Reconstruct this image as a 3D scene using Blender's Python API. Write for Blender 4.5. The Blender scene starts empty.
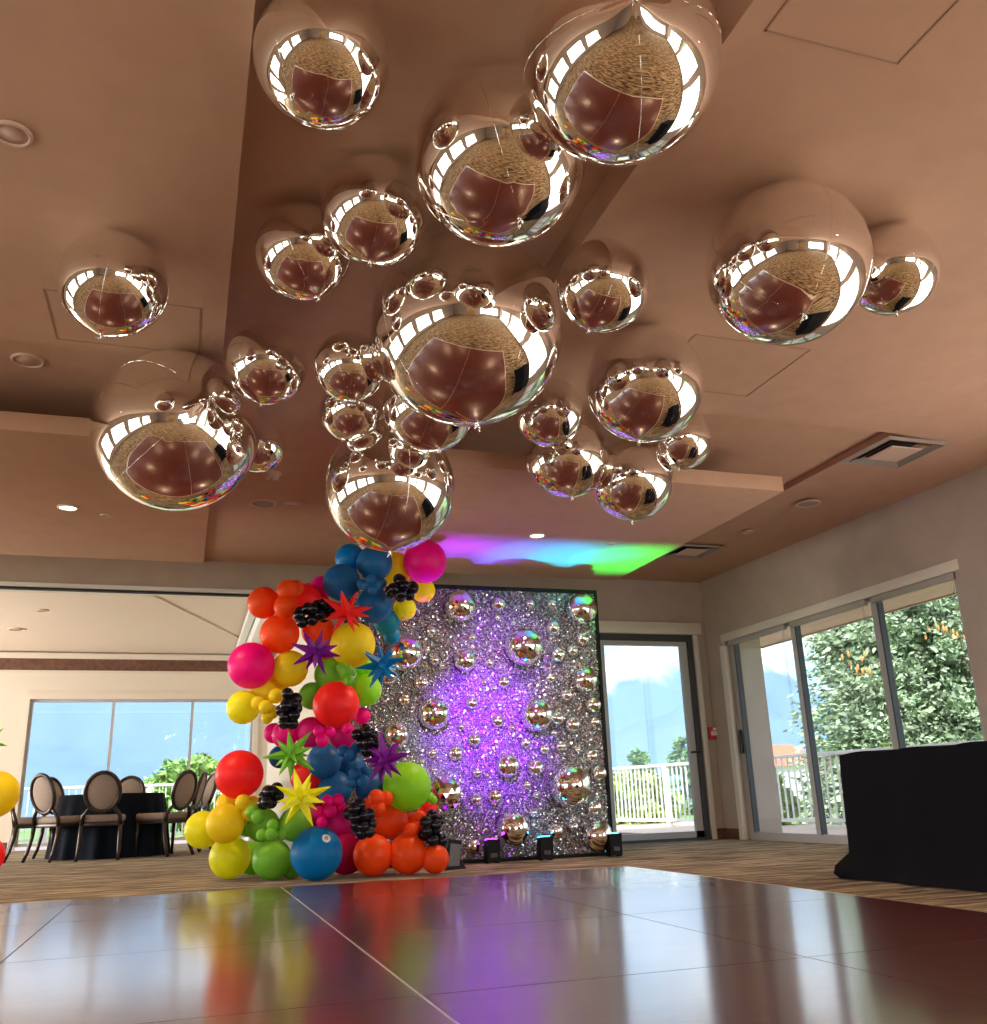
import bpy, bmesh, math, random
import numpy as np
from mathutils import Vector, Matrix, Quaternion, noise
random.seed(7)
PI = math.pi
SC = bpy.context.scene
COL = SC.collection

# ------------------------------------------------------------------ camera
EYE = 0.54
F_PX, YAW, PITCH, ROLL = 923.75, 0.3218, 0.3010, -0.0346
_fw = Vector((math.sin(YAW)*math.cos(PITCH), math.cos(YAW)*math.cos(PITCH), math.sin(PITCH)))
_rt = Vector((math.cos(YAW), -math.sin(YAW), 0))
_up = _rt.cross(_fw)
RT = _rt*math.cos(ROLL) + _up*math.sin(ROLL)
UP = -_rt*math.sin(ROLL) + _up*math.cos(ROLL)
FW = _fw
cam_d = bpy.data.cameras.new('camera')
cam = bpy.data.objects.new('camera', cam_d); COL.objects.link(cam)
m3 = Matrix((RT, UP, -FW)).transposed()
cam.matrix_world = Matrix.Translation((0, 0, EYE)) @ m3.to_4x4()
cam_d.sensor_fit = 'VERTICAL'; cam_d.sensor_height = 24.0
cam_d.lens = F_PX/1024*24.0
cam_d.clip_start = 0.05; cam_d.clip_end = 20000
SC.camera = cam

# ------------------------------------------------------------------ exposure / colour
SC.view_settings.view_transform = 'Standard'
SC.view_settings.look = 'None'
SC.view_settings.gamma = 1.0
SC.view_settings.use_curve_mapping = False
SC.view_settings.exposure = 0.6
SC.cycles.use_denoising = True
SC.cycles.max_bounces = 14
SC.cycles.diffuse_bounces = 5
SC.cycles.glossy_bounces = 10
SC.cycles.transmission_bounces = 8
SC.cycles.transparent_max_bounces = 16
SC.cycles.volume_bounces = 1
SC.cycles.sample_clamp_indirect = 4.0
SC.cycles.caustics_reflective = True
SC.cycles.blur_glossy = 1.0
SC.cycles.caustics_refractive = False

# ------------------------------------------------------------------ sky and sun
SKY = 1.8
W = bpy.data.worlds.new('sky'); SC.world = W; W.use_nodes = True
nt = W.node_tree; nt.nodes.clear()
N = nt.nodes.new; L = nt.links.new
out = N('ShaderNodeOutputWorld'); bg = N('ShaderNodeBackground')
tc = N('ShaderNodeTexCoord'); mp = N('ShaderNodeMapping'); mp.inputs['Scale'].default_value = (1, 1, 2.6)
nz = N('ShaderNodeTexNoise'); nz.inputs['Scale'].default_value = 3.2; nz.inputs['Detail'].default_value = 6
cr = N('ShaderNodeValToRGB')
cr.color_ramp.elements[0].position = 0.40; cr.color_ramp.elements[0].color = (0.36, 0.62, 0.98, 1)
cr.color_ramp.elements[1].position = 0.58; cr.color_ramp.elements[1].color = (0.92, 0.96, 1.0, 1)
L(tc.outputs['Generated'], mp.inputs[0]); L(mp.outputs[0], nz.inputs['Vector'])
L(nz.outputs['Fac'], cr.inputs[0]); L(cr.outputs[0], bg.inputs[0]); bg.inputs[1].default_value = SKY
L(bg.outputs[0], out.inputs[0])
sun_d = bpy.data.lights.new('sun', 'SUN'); sun_d.energy = 5.0; sun_d.angle = 0.02; sun_d.color = (1, 0.96, 0.9)
sun = bpy.data.objects.new('sun', sun_d); COL.objects.link(sun)
sun.rotation_euler = Vector((0.45, 0.62, -0.72)).to_track_quat('-Z', 'Y').to_euler()

DOWNLIGHT_W = 110.0
DOWNLIGHT_COL = (1.0, 0.66, 0.40)

# area lamps added as fill daylight at the hall's other windows (left wall, right wall nearer the camera, wall behind the camera)
DAY = 75.0
def daylight(name, loc, aim, sx, sy, w):
    d = bpy.data.lights.new(name, 'AREA'); d.shape = 'RECTANGLE'; d.size = sx; d.size_y = sy; d.energy = w; d.color = (1.0, 0.95, 0.88)
    o = bpy.data.objects.new(name, d); COL.objects.link(o); o.location = loc
    o.rotation_euler = Vector(aim).to_track_quat('-Z', 'Y').to_euler()
for a1, a0 in ((9.2, 6.4), (5.6, 2.8), (2.0, -0.8), (-1.6, -4.4)): daylight('fill_daylight_left', (-6.85, (a0+a1)/2, 1.35), (1, 0, .55), a1-a0, 1.9, DAY)
for a1, a0 in ((4.9, 1.2), (0.6, -3.0), (-3.6, -7.6)): daylight('fill_daylight_right', (6.42, (a0+a1)/2, 1.2), (-1, 0, .55), a1-a0, 2.2, DAY)
daylight('far_room_fill', (-6.95, 13.8, 1.5), (1, 0, 0.15), 5.0, 2.2, 520.0)  # added fill lamp inside the far room, before a windowless wall
daylight('fill_daylight_front', (3.25, -9.3, 1.4), (0, 1, .55), 4.6, 1.7, DAY*2.4)  # added fill, strengthened to light the garland from the front

# ------------------------------------------------------------------ helpers
def ray(x, y):
    return RT*((x-493.5)/F_PX) + UP*(-(y-512)/F_PX) + FW
def at(x, y, Y):
    d = ray(x, y); return Vector((0, 0, EYE)) + d*(Y/d.y)
def atz(x, y, z):
    d = ray(x, y); return Vector((0, 0, EYE)) + d*((z-EYE)/d.z)
def atd(x, y, t):
    return Vector((0, 0, EYE)) + ray(x, y)*t

def node_mat(name):
    m = bpy.data.materials.new(name); m.use_nodes = True
    t = m.node_tree; b = t.nodes['Principled BSDF']
    return m, t, b
def mat(name, col, rough=0.5, metal=0.0, coat=0.0, spec=0.5, noise_amt=0.0, noise_scale=20.0, bump=0.0, sheen=0.0):
    m, t, b = node_mat(name)
    b.inputs['Base Color'].default_value = (*col, 1); b.inputs['Roughness'].default_value = rough
    b.inputs['Metallic'].default_value = metal; b.inputs['Coat Weight'].default_value = coat
    b.inputs['Specular IOR Level'].default_value = spec; b.inputs['Sheen Weight'].default_value = sheen
    if noise_amt or bump:
        c = t.nodes.new('ShaderNodeTexCoord'); n = t.nodes.new('ShaderNodeTexNoise')
        n.inputs['Scale'].default_value = noise_scale; n.inputs['Detail'].default_value = 5
        t.links.new(c.outputs['Object'], n.inputs['Vector'])
        if noise_amt:
            r = t.nodes.new('ShaderNodeValToRGB')
            r.color_ramp.elements[0].position = 0.3; r.color_ramp.elements[1].position = 0.7
            r.color_ramp.elements[0].color = (*[max(0, v*(1-noise_amt)) for v in col], 1)
            r.color_ramp.elements[1].color = (*[min(1, v*(1+noise_amt)) for v in col], 1)
            t.links.new(n.outputs['Fac'], r.inputs[0]); t.links.new(r.outputs[0], b.inputs['Base Color'])
        if bump:
            bp = t.nodes.new('ShaderNodeBump'); bp.inputs['Strength'].default_value = bump; bp.inputs['Distance'].default_value = 0.01
            t.links.new(n.outputs['Fac'], bp.inputs['Height']); t.links.new(bp.outputs[0], b.inputs['Normal'])
    return m
def emis(name, col, s):
    m, t, b = node_mat(name)
    b.inputs['Base Color'].default_value = (*col, 1)
    b.inputs['Emission Color'].default_value = (*col, 1); b.inputs['Emission Strength'].default_value = s
    return m

class MB:
    """collects shapes, then links them as one mesh object"""
    def __init__(s): s.v = []; s.f = []; s.sm = []
    def add(s, vs, fs, smooth=False):
        o = len(s.v); s.v += [tuple(v) for v in vs]; s.f += [tuple(i+o for i in f) for f in fs]; s.sm += [smooth]*len(fs); return s
    def quad(s, a, b, c, d): return s.add([a, b, c, d], [(0, 1, 2, 3)])
    def box(s, x0, x1, y0, y1, z0, z1, bev=0.0, M=None):
        bm = bmesh.new(); bmesh.ops.create_cube(bm, size=1)
        for v in bm.verts:
            v.co = Vector(((x0+x1)/2+v.co.x*(x1-x0), (y0+y1)/2+v.co.y*(y1-y0), (z0+z1)/2+v.co.z*(z1-z0)))
        if bev: bmesh.ops.bevel(bm, geom=bm.edges[:], offset=bev, segments=2, affect='EDGES', profile=0.5)
        if M: bm.transform(M)
        return s.bm(bm, bool(bev))
    def bm(s, bm, smooth=False):
        bm.verts.ensure_lookup_table(); bm.verts.index_update()
        s.add([v.co.copy() for v in bm.verts], [[v.index for v in f.verts] for f in bm.faces], smooth); bm.free(); return s
    def tube(s, pts, rad, n=8, closed=False, flat=1.0):
        pts = [Vector(p) for p in pts]; k = len(pts)
        rs = rad if isinstance(rad, (list, tuple)) else [rad]*k
        vs = []; prev = None
        for i, p in enumerate(pts):
            if closed: t = pts[(i+1) % k]-pts[i-1]
            else: t = pts[min(i+1, k-1)]-pts[max(i-1, 0)]
            t.normalize()
            if prev is None:
                a = Vector((0, 0, 1)) if abs(t.z) < 0.9 else Vector((1, 0, 0))
                u = t.cross(a).normalized()
            else: u = (prev - t*prev.dot(t)).normalized()
            prev = u; w = t.cross(u)
            for j in range(n):
                a = 2*PI*j/n; vs.append(p+u*(math.cos(a)*rs[i])+w*(math.sin(a)*rs[i]*flat))
        fs = []
        for i in range(k if closed else k-1):
            for j in range(n):
                a = i*n+j; b = i*n+(j+1) % n; c = ((i+1) % k)*n+(j+1) % n; d = ((i+1) % k)*n+j
                fs.append((a, b, c, d))
        if not closed: fs.append(tuple(range(n))[::-1]); fs.append(tuple((k-1)*n+j for j in range(n)))
        return s.add(vs, fs, True)
    def lathe(s, prof, n=32, M=None, cap=True):
        vs = []; fs = []; k = len(prof)
        for r, z in prof:
            for j in range(n):
                a = 2*PI*j/n; v = Vector((r*math.cos(a), r*math.sin(a), z)); vs.append(M @ v if M else v)
        for i in range(k-1):
            for j in range(n): fs.append((i*n+j, i*n+(j+1) % n, (i+1)*n+(j+1) % n, (i+1)*n+j))
        if cap: fs.append(tuple(range(n))[::-1]); fs.append(tuple((k-1)*n+j for j in range(n)))
        return s.add(vs, fs, True)
    def mesh(s, name, m=None):
        me = bpy.data.meshes.new(name); me.from_pydata(s.v, [], s.f)
        me.polygons.foreach_set('use_smooth', s.sm); me.update()
        if m: me.materials.append(m)
        return me
    def build(s, name, m, parent=None, loc=None):
        o = bpy.data.objects.new(name, s.mesh(name, m)); COL.objects.link(o)
        if parent: o.parent = parent
        if loc is not None: o.location = loc
        return o

def tag(o, label=None, cat=None, group=None, kind=None):
    if label: o['label'] = label
    if cat: o['category'] = cat
    if group: o['group'] = group
    if kind: o['kind'] = kind
    return o
def struct(o, label=None): return tag(o, label, None, None, 'structure')
def empty(name, loc=(0, 0, 0), rz=0.0):
    o = bpy.data.objects.new(name, None); COL.objects.link(o); o.location = loc; o.rotation_euler = (0, 0, rz); o.empty_display_size = 0.1
    return o
def link(name, me, parent=None, loc=(0, 0, 0), sc=None, q=None):
    o = bpy.data.objects.new(name, me); COL.objects.link(o); o.location = loc
    if parent: o.parent = parent
    if sc is not None: o.scale = (sc, sc, sc) if not hasattr(sc, '__len__') else sc
    if q is not None: o.rotation_mode = 'QUATERNION'; o.rotation_quaternion = q
    return o
def copy_tree(o, parent=None):
    c = o.copy(); COL.objects.link(c); c.parent = parent
    for ch in list(o.children): copy_tree(ch, c)
    return c
def spot(name, loc, aim, col, w, ang, blend=0.4, size=0.03):
    d = bpy.data.lights.new(name, 'SPOT'); d.energy = w; d.color = col; d.spot_size = ang; d.spot_blend = blend; d.shadow_soft_size = size
    o = bpy.data.objects.new(name, d); COL.objects.link(o); o.location = loc
    o.rotation_euler = (Vector(aim)-Vector(loc)).to_track_quat('-Z', 'Y').to_euler(); return o

# ------------------------------------------------------------------ materials
M_ceil = mat('ceiling_paint', (0.54, 0.325, 0.22), 0.85, spec=0.2, noise_amt=0.04, noise_scale=6, bump=0.03)
M_wall = mat('wall_paint', (0.45, 0.365, 0.305), 0.85, spec=0.2, noise_amt=0.05, noise_scale=4, bump=0.03)
M_trim = mat('cream_trim', (0.70, 0.63, 0.54), 0.5)
M_white = mat('white_paint', (0.80, 0.79, 0.76), 0.5)
M_dark = mat('dark_gap', (0.02, 0.018, 0.016), 0.8)
M_alu = mat('grey_aluminium', (0.46, 0.44, 0.43), 0.5, metal=0.1)
M_alud = mat('dark_aluminium', (0.06, 0.06, 0.065), 0.45, metal=0.4)
M_wood = mat('walnut_wood', (0.13, 0.055, 0.035), 0.4, noise_amt=0.35, noise_scale=14)
M_black = mat('black_plastic', (0.006, 0.006, 0.008), 0.5, spec=0.2)
M_grille = mat('grey_grille', (0.33, 0.28, 0.25), 0.7)
M_fixture = mat('fixture_paint', (0.62, 0.43, 0.33), 0.5)
M_mirror = mat('mirror_foil', (0.93, 0.91, 0.89), 0.025, metal=1.0)
M_seam = mat('foil_seam', (0.90, 0.88, 0.86), 0.14, metal=1.0)

# glass that lets daylight through
M_glass = bpy.data.materials.new('window_glass'); M_glass.use_nodes = True
t = M_glass.node_tree; t.nodes.clear()
o_ = t.nodes.new('ShaderNodeOutputMaterial'); mx = t.nodes.new('ShaderNodeMixShader'); tr = t.nodes.new('ShaderNodeBsdfTransparent')
gl = t.nodes.new('ShaderNodeBsdfGlossy'); gl.inputs['Roughness'].default_value = 0.0; fr = t.nodes.new('ShaderNodeMath'); fr.operation = 'MULTIPLY_ADD'; fr.inputs[1].default_value = 0.85; fr.inputs[2].default_value = 0.045
lw = t.nodes.new('ShaderNodeLayerWeight'); pw = t.nodes.new('ShaderNodeMath'); pw.operation = 'POWER'; pw.inputs[1].default_value = 5.0
lw.inputs['Blend'].default_value = 0.5; t.links.new(lw.outputs['Facing'], pw.inputs[0]); t.links.new(pw.outputs[0], fr.inputs[0])
tr.inputs[0].default_value = (0.93, 0.95, 0.95, 1)
t.links.new(fr.outputs[0], mx.inputs[0]); t.links.new(tr.outputs[0], mx.inputs[1]); t.links.new(gl.outputs[0], mx.inputs[2]); t.links.new(mx.outputs[0], o_.inputs[0])

# carpet: streaky cream, tan and brown
M_carpet, t, b = node_mat('streaked_carpet')
c = t.nodes.new('ShaderNodeTexCoord'); mpn = t.nodes.new('ShaderNodeMapping'); mpn.inputs['Scale'].default_value = (1.1, 9.0, 1)
n1 = t.nodes.new('ShaderNodeTexNoise'); n1.inputs['Scale'].default_value = 1.6; n1.inputs['Detail'].default_value = 7; n1.inputs['Roughness'].default_value = 0.65; n1.inputs['Distortion'].default_value = 0.6
r1 = t.nodes.new('ShaderNodeValToRGB'); e = r1.color_ramp.elements
e[0].position = 0.38; e[0].color = (0.03, 0.014, 0.008, 1); e[1].position = 0.62; e[1].color = (0.42, 0.335, 0.205, 1)
x = e.new(0.45); x.color = (0.08, 0.046, 0.022, 1); x = e.new(0.50); x.color = (0.19, 0.13, 0.066, 1)
n2 = t.nodes.new('ShaderNodeTexNoise'); n2.inputs['Scale'].default_value = 260; bp = t.nodes.new('ShaderNodeBump'); bp.inputs['Strength'].default_value = 0.5; bp.inputs['Distance'].default_value = 0.004
L = t.links.new
L(c.outputs['Object'], mpn.inputs[0]); L(mpn.outputs[0], n1.inputs['Vector']); L(n1.outputs['Fac'], r1.inputs[0]); L(r1.outputs[0], b.inputs['Base Color'])
L(c.outputs['Object'], n2.inputs['Vector']); L(n2.outputs['Fac'], bp.inputs['Height']); L(bp.outputs[0], b.inputs['Normal'])
b.inputs['Roughness'].default_value = 0.95; b.inputs['Specular IOR Level'].default_value = 0.1; b.inputs['Sheen Weight'].default_value = 0.12; b.inputs['Sheen Roughness'].default_value = 0.4; b.inputs['Sheen Tint'].default_value = (0.9, 0.8, 0.62, 1)

# dance floor: dark red-brown glossy wood grain
M_dance, t, b = node_mat('dance_floor_wood')
c = t.nodes.new('ShaderNodeTexCoord'); mpn = t.nodes.new('ShaderNodeMapping'); mpn.inputs['Scale'].default_value = (2.0, 30.0, 1)
n1 = t.nodes.new('ShaderNodeTexNoise'); n1.inputs['Scale'].default_value = 1.5; n1.inputs['Detail'].default_value = 6
r1 = t.nodes.new('ShaderNodeValToRGB'); e = r1.color_ramp.elements
e[0].position = 0.3; e[0].color = (0.060, 0.009, 0.006, 1); e[1].position = 0.72; e[1].color = (0.115, 0.018, 0.011, 1)
n3 = t.nodes.new('ShaderNodeTexNoise'); n3.inputs['Scale'].default_value = 1.2; n3.inputs['Detail'].default_value = 4
mr = t.nodes.new('ShaderNodeMapRange'); mr.inputs['To Min'].default_value = 0.30; mr.inputs['To Max'].default_value = 0.40
b.inputs['Coat Weight'].default_value = 0.85; b.inputs['Coat Roughness'].default_value = 0.13; b.inputs['Coat IOR'].default_value = 1.52
L = t.links.new
L(c.outputs['Object'], mpn.inputs[0]); L(mpn.outputs[0], n1.inputs['Vector']); L(n1.outputs['Fac'], r1.inputs[0]); L(r1.outputs[0], b.inputs['Base Color'])
L(c.outputs['Object'], n3.inputs['Vector']); L(n3.outputs['Fac'], mr.inputs['Value']); L(mr.outputs[0], b.inputs['Roughness'])
b.inputs['IOR'].default_value = 1.5

# latex: lets some light through
LATEX = {}
def latex(name, col, tl=0.35, rough=0.42):
    m, t, b = node_mat('latex_'+name)
    b.inputs['Base Color'].default_value = (*col, 1); b.inputs['Roughness'].default_value = rough
    b.inputs['Specular IOR Level'].default_value = 0.3
    o = t.nodes['Material Output']; mx = t.nodes.new('ShaderNodeMixShader'); tr = t.nodes.new('ShaderNodeBsdfTranslucent')
    tr.inputs[0].default_value = (*col, 1); mx.inputs[0].default_value = tl
    t.links.new(b.outputs[0], mx.inputs[1]); t.links.new(tr.outputs[0], mx.inputs[2]); t.links.new(mx.outputs[0], o.inputs[0])
    LATEX[name] = m; return m
latex('orange', (1.0, 0.105, 0.01)); latex('coral', (1.0, 0.03, 0.03)); latex('yellow', (0.95, 0.78, 0.02)); latex('lemon', (0.93, 0.93, 0.02))
latex('green', (0.24, 0.62, 0.05)); latex('lime', (0.36, 0.82, 0.03)); latex('blue', (0.02, 0.16, 0.42)); latex('cyan', (0.0, 0.24, 0.60)); latex('teal', (0.01, 0.28, 0.42))
latex('magenta', (0.93, 0.003, 0.30)); latex('pink', (0.75, 0.01, 0.25)); latex('crimson', (0.55, 0.005, 0.10)); latex('black', (0.006, 0.005, 0.010), 0.0, 0.14)
latex('purple', (0.26, 0.01, 0.36))

# ------------------------------------------------------------------ the room
XL, XR, YN, YB = -6.6, 6.15, -9.0, 10.2          # left, right, near and back walls of the hall
Z0, ZC = 3.08, 3.24
b = MB(); b.box(XL-0.3, XR+0.15, YN-0.3, 17.2, -0.12, 0.0); struct(b.build('floor', M_carpet))

b = MB()                                         # stepped ceiling: strips, raised channel, sawtooth pockets
def strip(x0, x1):
    b.quad((x0, YN, Z0), (x0, 5.23, Z0), (x1, 5.23, Z0), (x1, YN, Z0))
    b.quad((x0, 5.23, Z0), (x0, 5.23, 3.13), (x1, 5.23, 3.13), (x1, 5.23, Z0))
    b.quad((x0, 5.23, 3.13), (x0, YB, 3.13), (x1, YB, 3.13), (x1, 5.23, 3.13))
strip(XL, 0.07); strip(1.67, 4.95)
b.quad((0.07, YN, ZC), (0.07, 4.95, ZC), (1.67, 4.95, ZC), (1.67, YN, ZC))
b.quad((0.07, 4.95, ZC), (0.07, 6.7, 3.11), (1.67, 6.7, 3.11), (1.67, 4.95, ZC))
b.quad((0.07, 6.7, 3.11), (0.07, YB, 3.11), (1.67, YB, 3.11), (1.67, 6.7, 3.11))
for x in (0.07, 1.67): b.quad((x, YN, Z0), (x, YN, 3.4), (x, YB, 3.4), (x, YB, Z0))
b.quad((4.95, YN, Z0), (4.95, YN, 3.4), (4.95, YB, 3.4), (4.95, YB, Z0))
b.quad((4.95, 5.6, 3.10), (4.95, YB, 3.105), (XR+.1, YB, 3.10), (XR+.1, 5.6, 3.03))
b.quad((4.95, YN, 3.10), (4.95, 5.6, 3.10), (XR+.1, 5.6, 3.03), (XR+.1, YN, 3.00))
struct(b.build('ceiling', M_ceil))
ZS = 2.75                                        # dropped slabs hanging below the ceiling towards the back wall
b = MB(); b.box(XL+.02, 0.061, 5.77, 8.85, ZS, ZS+.12, .003); struct(b.build('ceiling_slab_left', M_ceil))
b = MB(); b.box(1.45, 4.31, 5.77, 8.85, ZS, ZS+.12, .003); struct(b.build('ceiling_slab_right', M_ceil))
b = MB(); b.box(XL-1.8, 8.3, YN-0.5, 12.15, 3.42, 3.6); struct(b.build('roof', M_wall))  # unseen roof slab added to block sky light above the ceiling
b = MB(); b.quad((XR+.16, YN-.5, 2.6), (8.25, YN-.5, 2.6), (8.25, 12.15, 2.6), (XR+.16, 12.15, 2.6))
b.quad((1.6, 10.45, 2.6), (XR+.16, 10.45, 2.6), (XR+.16, 12.15, 2.6), (1.6, 12.15, 2.6))
b.box(8.2, 8.3, YN-.5, 12.15, 2.6, 3.6); b.box(1.6, 8.3, 12.05, 12.15, 2.6, 3.6)
struct(b.build('roof_soffit', mat('soffit_paint', (0.80, 0.54, 0.45), 0.8)))

# back wall: opening to the next room, pier behind the backdrop, glazed door
b = MB()
b.box(XL, 1.36, YB, YB+0.25, 2.80, 3.5); b.box(1.36, 4.60, YB, YB+0.25, 0, 3.5); b.box(4.60, 5.97, YB, YB+0.25, 2.42, 3.5)
b.box(5.97, 6.95, YB, YB+0.25, 0, 3.5)
struct(b.build('wall_back', M_wall))
b = MB(); b.box(XL, 1.36, YB-0.03, YB+0.26, 2.765, 2.80); struct(b.build('trim_1', M_white))
b = MB(); b.box(XL, 1.36, YB+0.03, YB+0.10, 2.745, 2.766); struct(b.build('track_slot', M_dark))  # dark strip standing in for the shaded slot under the header
b = MB(); b.box(4.40, 6.08, YB-0.05, YB, 2.42, 2.565, 0.004); struct(b.build('trim_3', M_trim))
# right wall with its long window, windows further towards the camera
RW = [(9.75, 6.08), (4.9, 1.2), (0.6, -3.0), (-3.6, -7.6)]
b = MB()
b.box(XR, XR+.15, YN, YB, 2.33, 3.5)
ys = [YB] + [v for w in RW for v in w] + [YN]
for i in range(0, len(ys), 2): b.box(XR, XR+.15, ys[i+1], ys[i], 0, 2.33)
struct(b.build('wall_right', M_wall))
b = MB(); b.box(XR-0.012, XR, 6.02, 9.82, 2.265, 2.36, 0.003); struct(b.build('trim_4', M_trim))
# left wall with windows, and the wall behind the camera
LW = [(9.2, 6.4), (5.6, 2.8), (2.0, -0.8), (-1.6, -4.4)]
b = MB(); b.box(XL-.15, XL, YN, YB, 2.3, 3.5); b.box(XL-.15, XL, YN, YB, 0, 0.35)
ys = [YB] + [v for w in LW for v in w] + [YN]
for i in range(0, len(ys), 2): b.box(XL-.15, XL, ys[i+1], ys[i], 0.35, 2.3)
struct(b.build('wall_left', M_wall))
b = MB(); b.box(XL, -2.6, YN-.15, YN, 0, 3.5); b.box(-0.6, XR, YN-.15, YN, 2.3, 3.5); b.box(-2.6, -0.6, YN-.15, YN, 2.6, 3.5)
b.box(-0.6, 0.9, YN-.15, YN, 0, 2.3); b.box(5.6, XR, YN-.15, YN, 0, 2.3); b.box(0.9, 5.6, YN-.15, YN, 0, 0.5)
b.box(-2.7, -0.5, YN-2.2, YN-2.0, 0, 3.5); b.box(-2.75, -2.6, YN-2.0, YN-.1, 0, 3.5); b.box(-0.6, -0.45, YN-2.0, YN-.1, 0, 3.5); b.box(-2.7, -0.5, YN-2.2, YN-.1, 2.6, 2.7); b.box(-2.7, -0.5, YN-2.2, YN-.1, -0.1, 0)
struct(b.build('wall_front', M_wall))
spot('alcove_lamp', (-1.6, YN-.9, 2.5), (-1.6, YN-1.2, 0), (1, 0.6, 0.2), 60, 2.4)

# ---- next room seen through the opening
AX0, AX1, AY = -7.0, 1.36, 17.0
b = MB(); b.quad((AX0, YB+.2, 3.14), (AX0, AY, 3.14), (AX1, AY, 3.14), (AX1, YB+.2, 3.14)); b.box(AX0-.3, AX1+.3, YB+.25, AY+.4, 3.4, 3.55)
b.add([(AX0, YB+.25, 3.14), (-1.2, YB+.25, 3.14), (1.36, 16.8, 3.14), (AX0, 16.8, 3.14), (AX0, YB+.25, 3.125), (-1.2, YB+.25, 3.125), (1.36, 16.8, 3.125), (AX0, 16.8, 3.125)],
      [(4, 5, 6, 7), (1, 2, 6, 5), (0, 1, 5, 4), (2, 3, 7, 6)])
M_ceil2 = mat('pale_ceiling_paint', (0.72, 0.60, 0.49), 0.85)
M_wall2 = mat('pale_wall_paint', (0.70, 0.63, 0.54), 0.85)
struct(b.build('ceiling_2', M_ceil2))
b = MB(); zt = 2.36
b.box(AX0, -2.48, AY, AY+.2, 0, 3.5); b.box(-2.48, 1.12, AY, AY+.2, zt, 3.5); b.box(1.12, AX1+.2, AY, AY+.2, 0, 3.5)
struct(b.build('wall_far', M_wall2))
b = MB(); b.box(AX1, AX1+.15, YB+.25, AY, 0, 3.5); struct(b.build('wall_far_right', M_wall2))
b = MB(); b.box(AX0-.2, AX0, YB+.25, AY, 0, 3.5); struct(b.build('wall_far_left', M_wall2))
b = MB(); b.box(0.82, 0.96, YB+.4, AY, 2.86, 3.10, 0.01); b.box(0.70, 0.80, YB+.4, AY, 3.02, 3.10, 0.01); struct(b.build('trim_5', M_white))
b = MB(); b.box(AX0, AX1, AY-.05, AY, 2.83, 3.02); struct(b.build('trim_6', M_wood))
b = MB(); b.box(AX0, AX1, AY-.08, AY, 3.02, 3.11); b.box(AX0, AX1, AY-.03, AY, 2.80, 2.83); struct(b.build('trim_7', M_trim))
b = MB(); b.box(-2.56, -2.47, AY-.03, AY-.001, 0, zt); b.box(-2.56, 1.2, AY-.03, AY-.001, zt, zt+.11); b.box(1.11, 1.2, AY-.03, AY-.001, 0, zt); struct(b.build('trim_8', M_trim))
b = MB(); b.box(AX0, -2.56, AY-.02, AY, 0, 0.14); struct(b.build('baseboard_far', M_wood))
def window(name, axis, c0, a0, a1, z0, z1, nm, fw=0.05, dep=0.06, gm=M_alu):
    """framed window in a wall: axis 'x' lies along x at y=c0, axis 'y' lies along y at x=c0; nm = list of mullion positions"""
    r = empty(name, (a0, c0, z0) if axis == 'x' else (c0, a0, z0)); struct(r)
    def bx(q, p0, p1, q0, q1, d0, d1):
        if axis == 'x': q.box(p0-a0, p1-a0, d0, d1, q0-z0, q1-z0)
        else: q.box(d0, d1, p0-a0, p1-a0, q0-z0, q1-z0)
    q = MB(); bx(q, a0, a1, z0, z0+fw, -dep/2, dep/2); bx(q, a0, a1, z1-fw, z1, -dep/2, dep/2); bx(q, a0, a0+fw, z0+fw, z1-fw, -dep/2, dep/2); bx(q, a1-fw, a1, z0+fw, z1-fw, -dep/2, dep/2)
    q.build('window_frame', gm, r)
    ed = [a0+fw*.5] + list(nm) + [a1-fw*.5]
    for mlo in nm:
        q = MB(); bx(q, mlo-fw*.5, mlo+fw*.5, z0+fw, z1-fw, -dep*.45, dep*.45); q.build('mullion', gm, r)
    for i in range(len(ed)-1):
        q = MB(); bx(q, ed[i]+fw*.5, ed[i+1]-fw*.5, z0+fw, z1-fw, -0.003, 0.003); q.build('glass_pane', M_glass, r)
    return r
window('window_1', 'x', AY+.08, -2.47, 1.11, 0.06, zt, [-1.19, 0.08], 0.045)
w2 = window('window_2', 'y', XR+.09, 6.08, 9.75, 0.0, 2.33, [7.19, 8.49], 0.085, 0.05)
for y in (7.19-.055, 8.49-.055, 9.75-.1):         # dark gaskets beside the mullions
    q = MB(); q.box(-0.035, 0.03, y-6.08-0.012, y-6.08+0.006, 0.08, 2.245); q.build('gasket', M_alud, w2)
q = MB(); q.box(-0.065, -0.025, 9.685-6.08, 9.715-6.08, 0.95, 1.22, 0.006); q.build('pull_handle', M_alud, w2)
for i, (a1, a0) in enumerate(RW[1:]): window('window_%d' % (3+i), 'y', XR+.09, a0, a1, 0.0, 2.33, [a0+(a1-a0)/3, a0+(a1-a0)*2/3], 0.08)
for i, (a1, a0) in enumerate(LW): window('window_%d' % (6+i), 'y', XL-.08, a0, a1, 0.35, 2.3, [a0+(a1-a0)/3, a0+(a1-a0)*2/3], 0.08)
window('window_11', 'x', YN-.08, 0.9, 5.6, 0.5, 2.3, [1.84, 2.78, 3.72, 4.66], 0.08)
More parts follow.
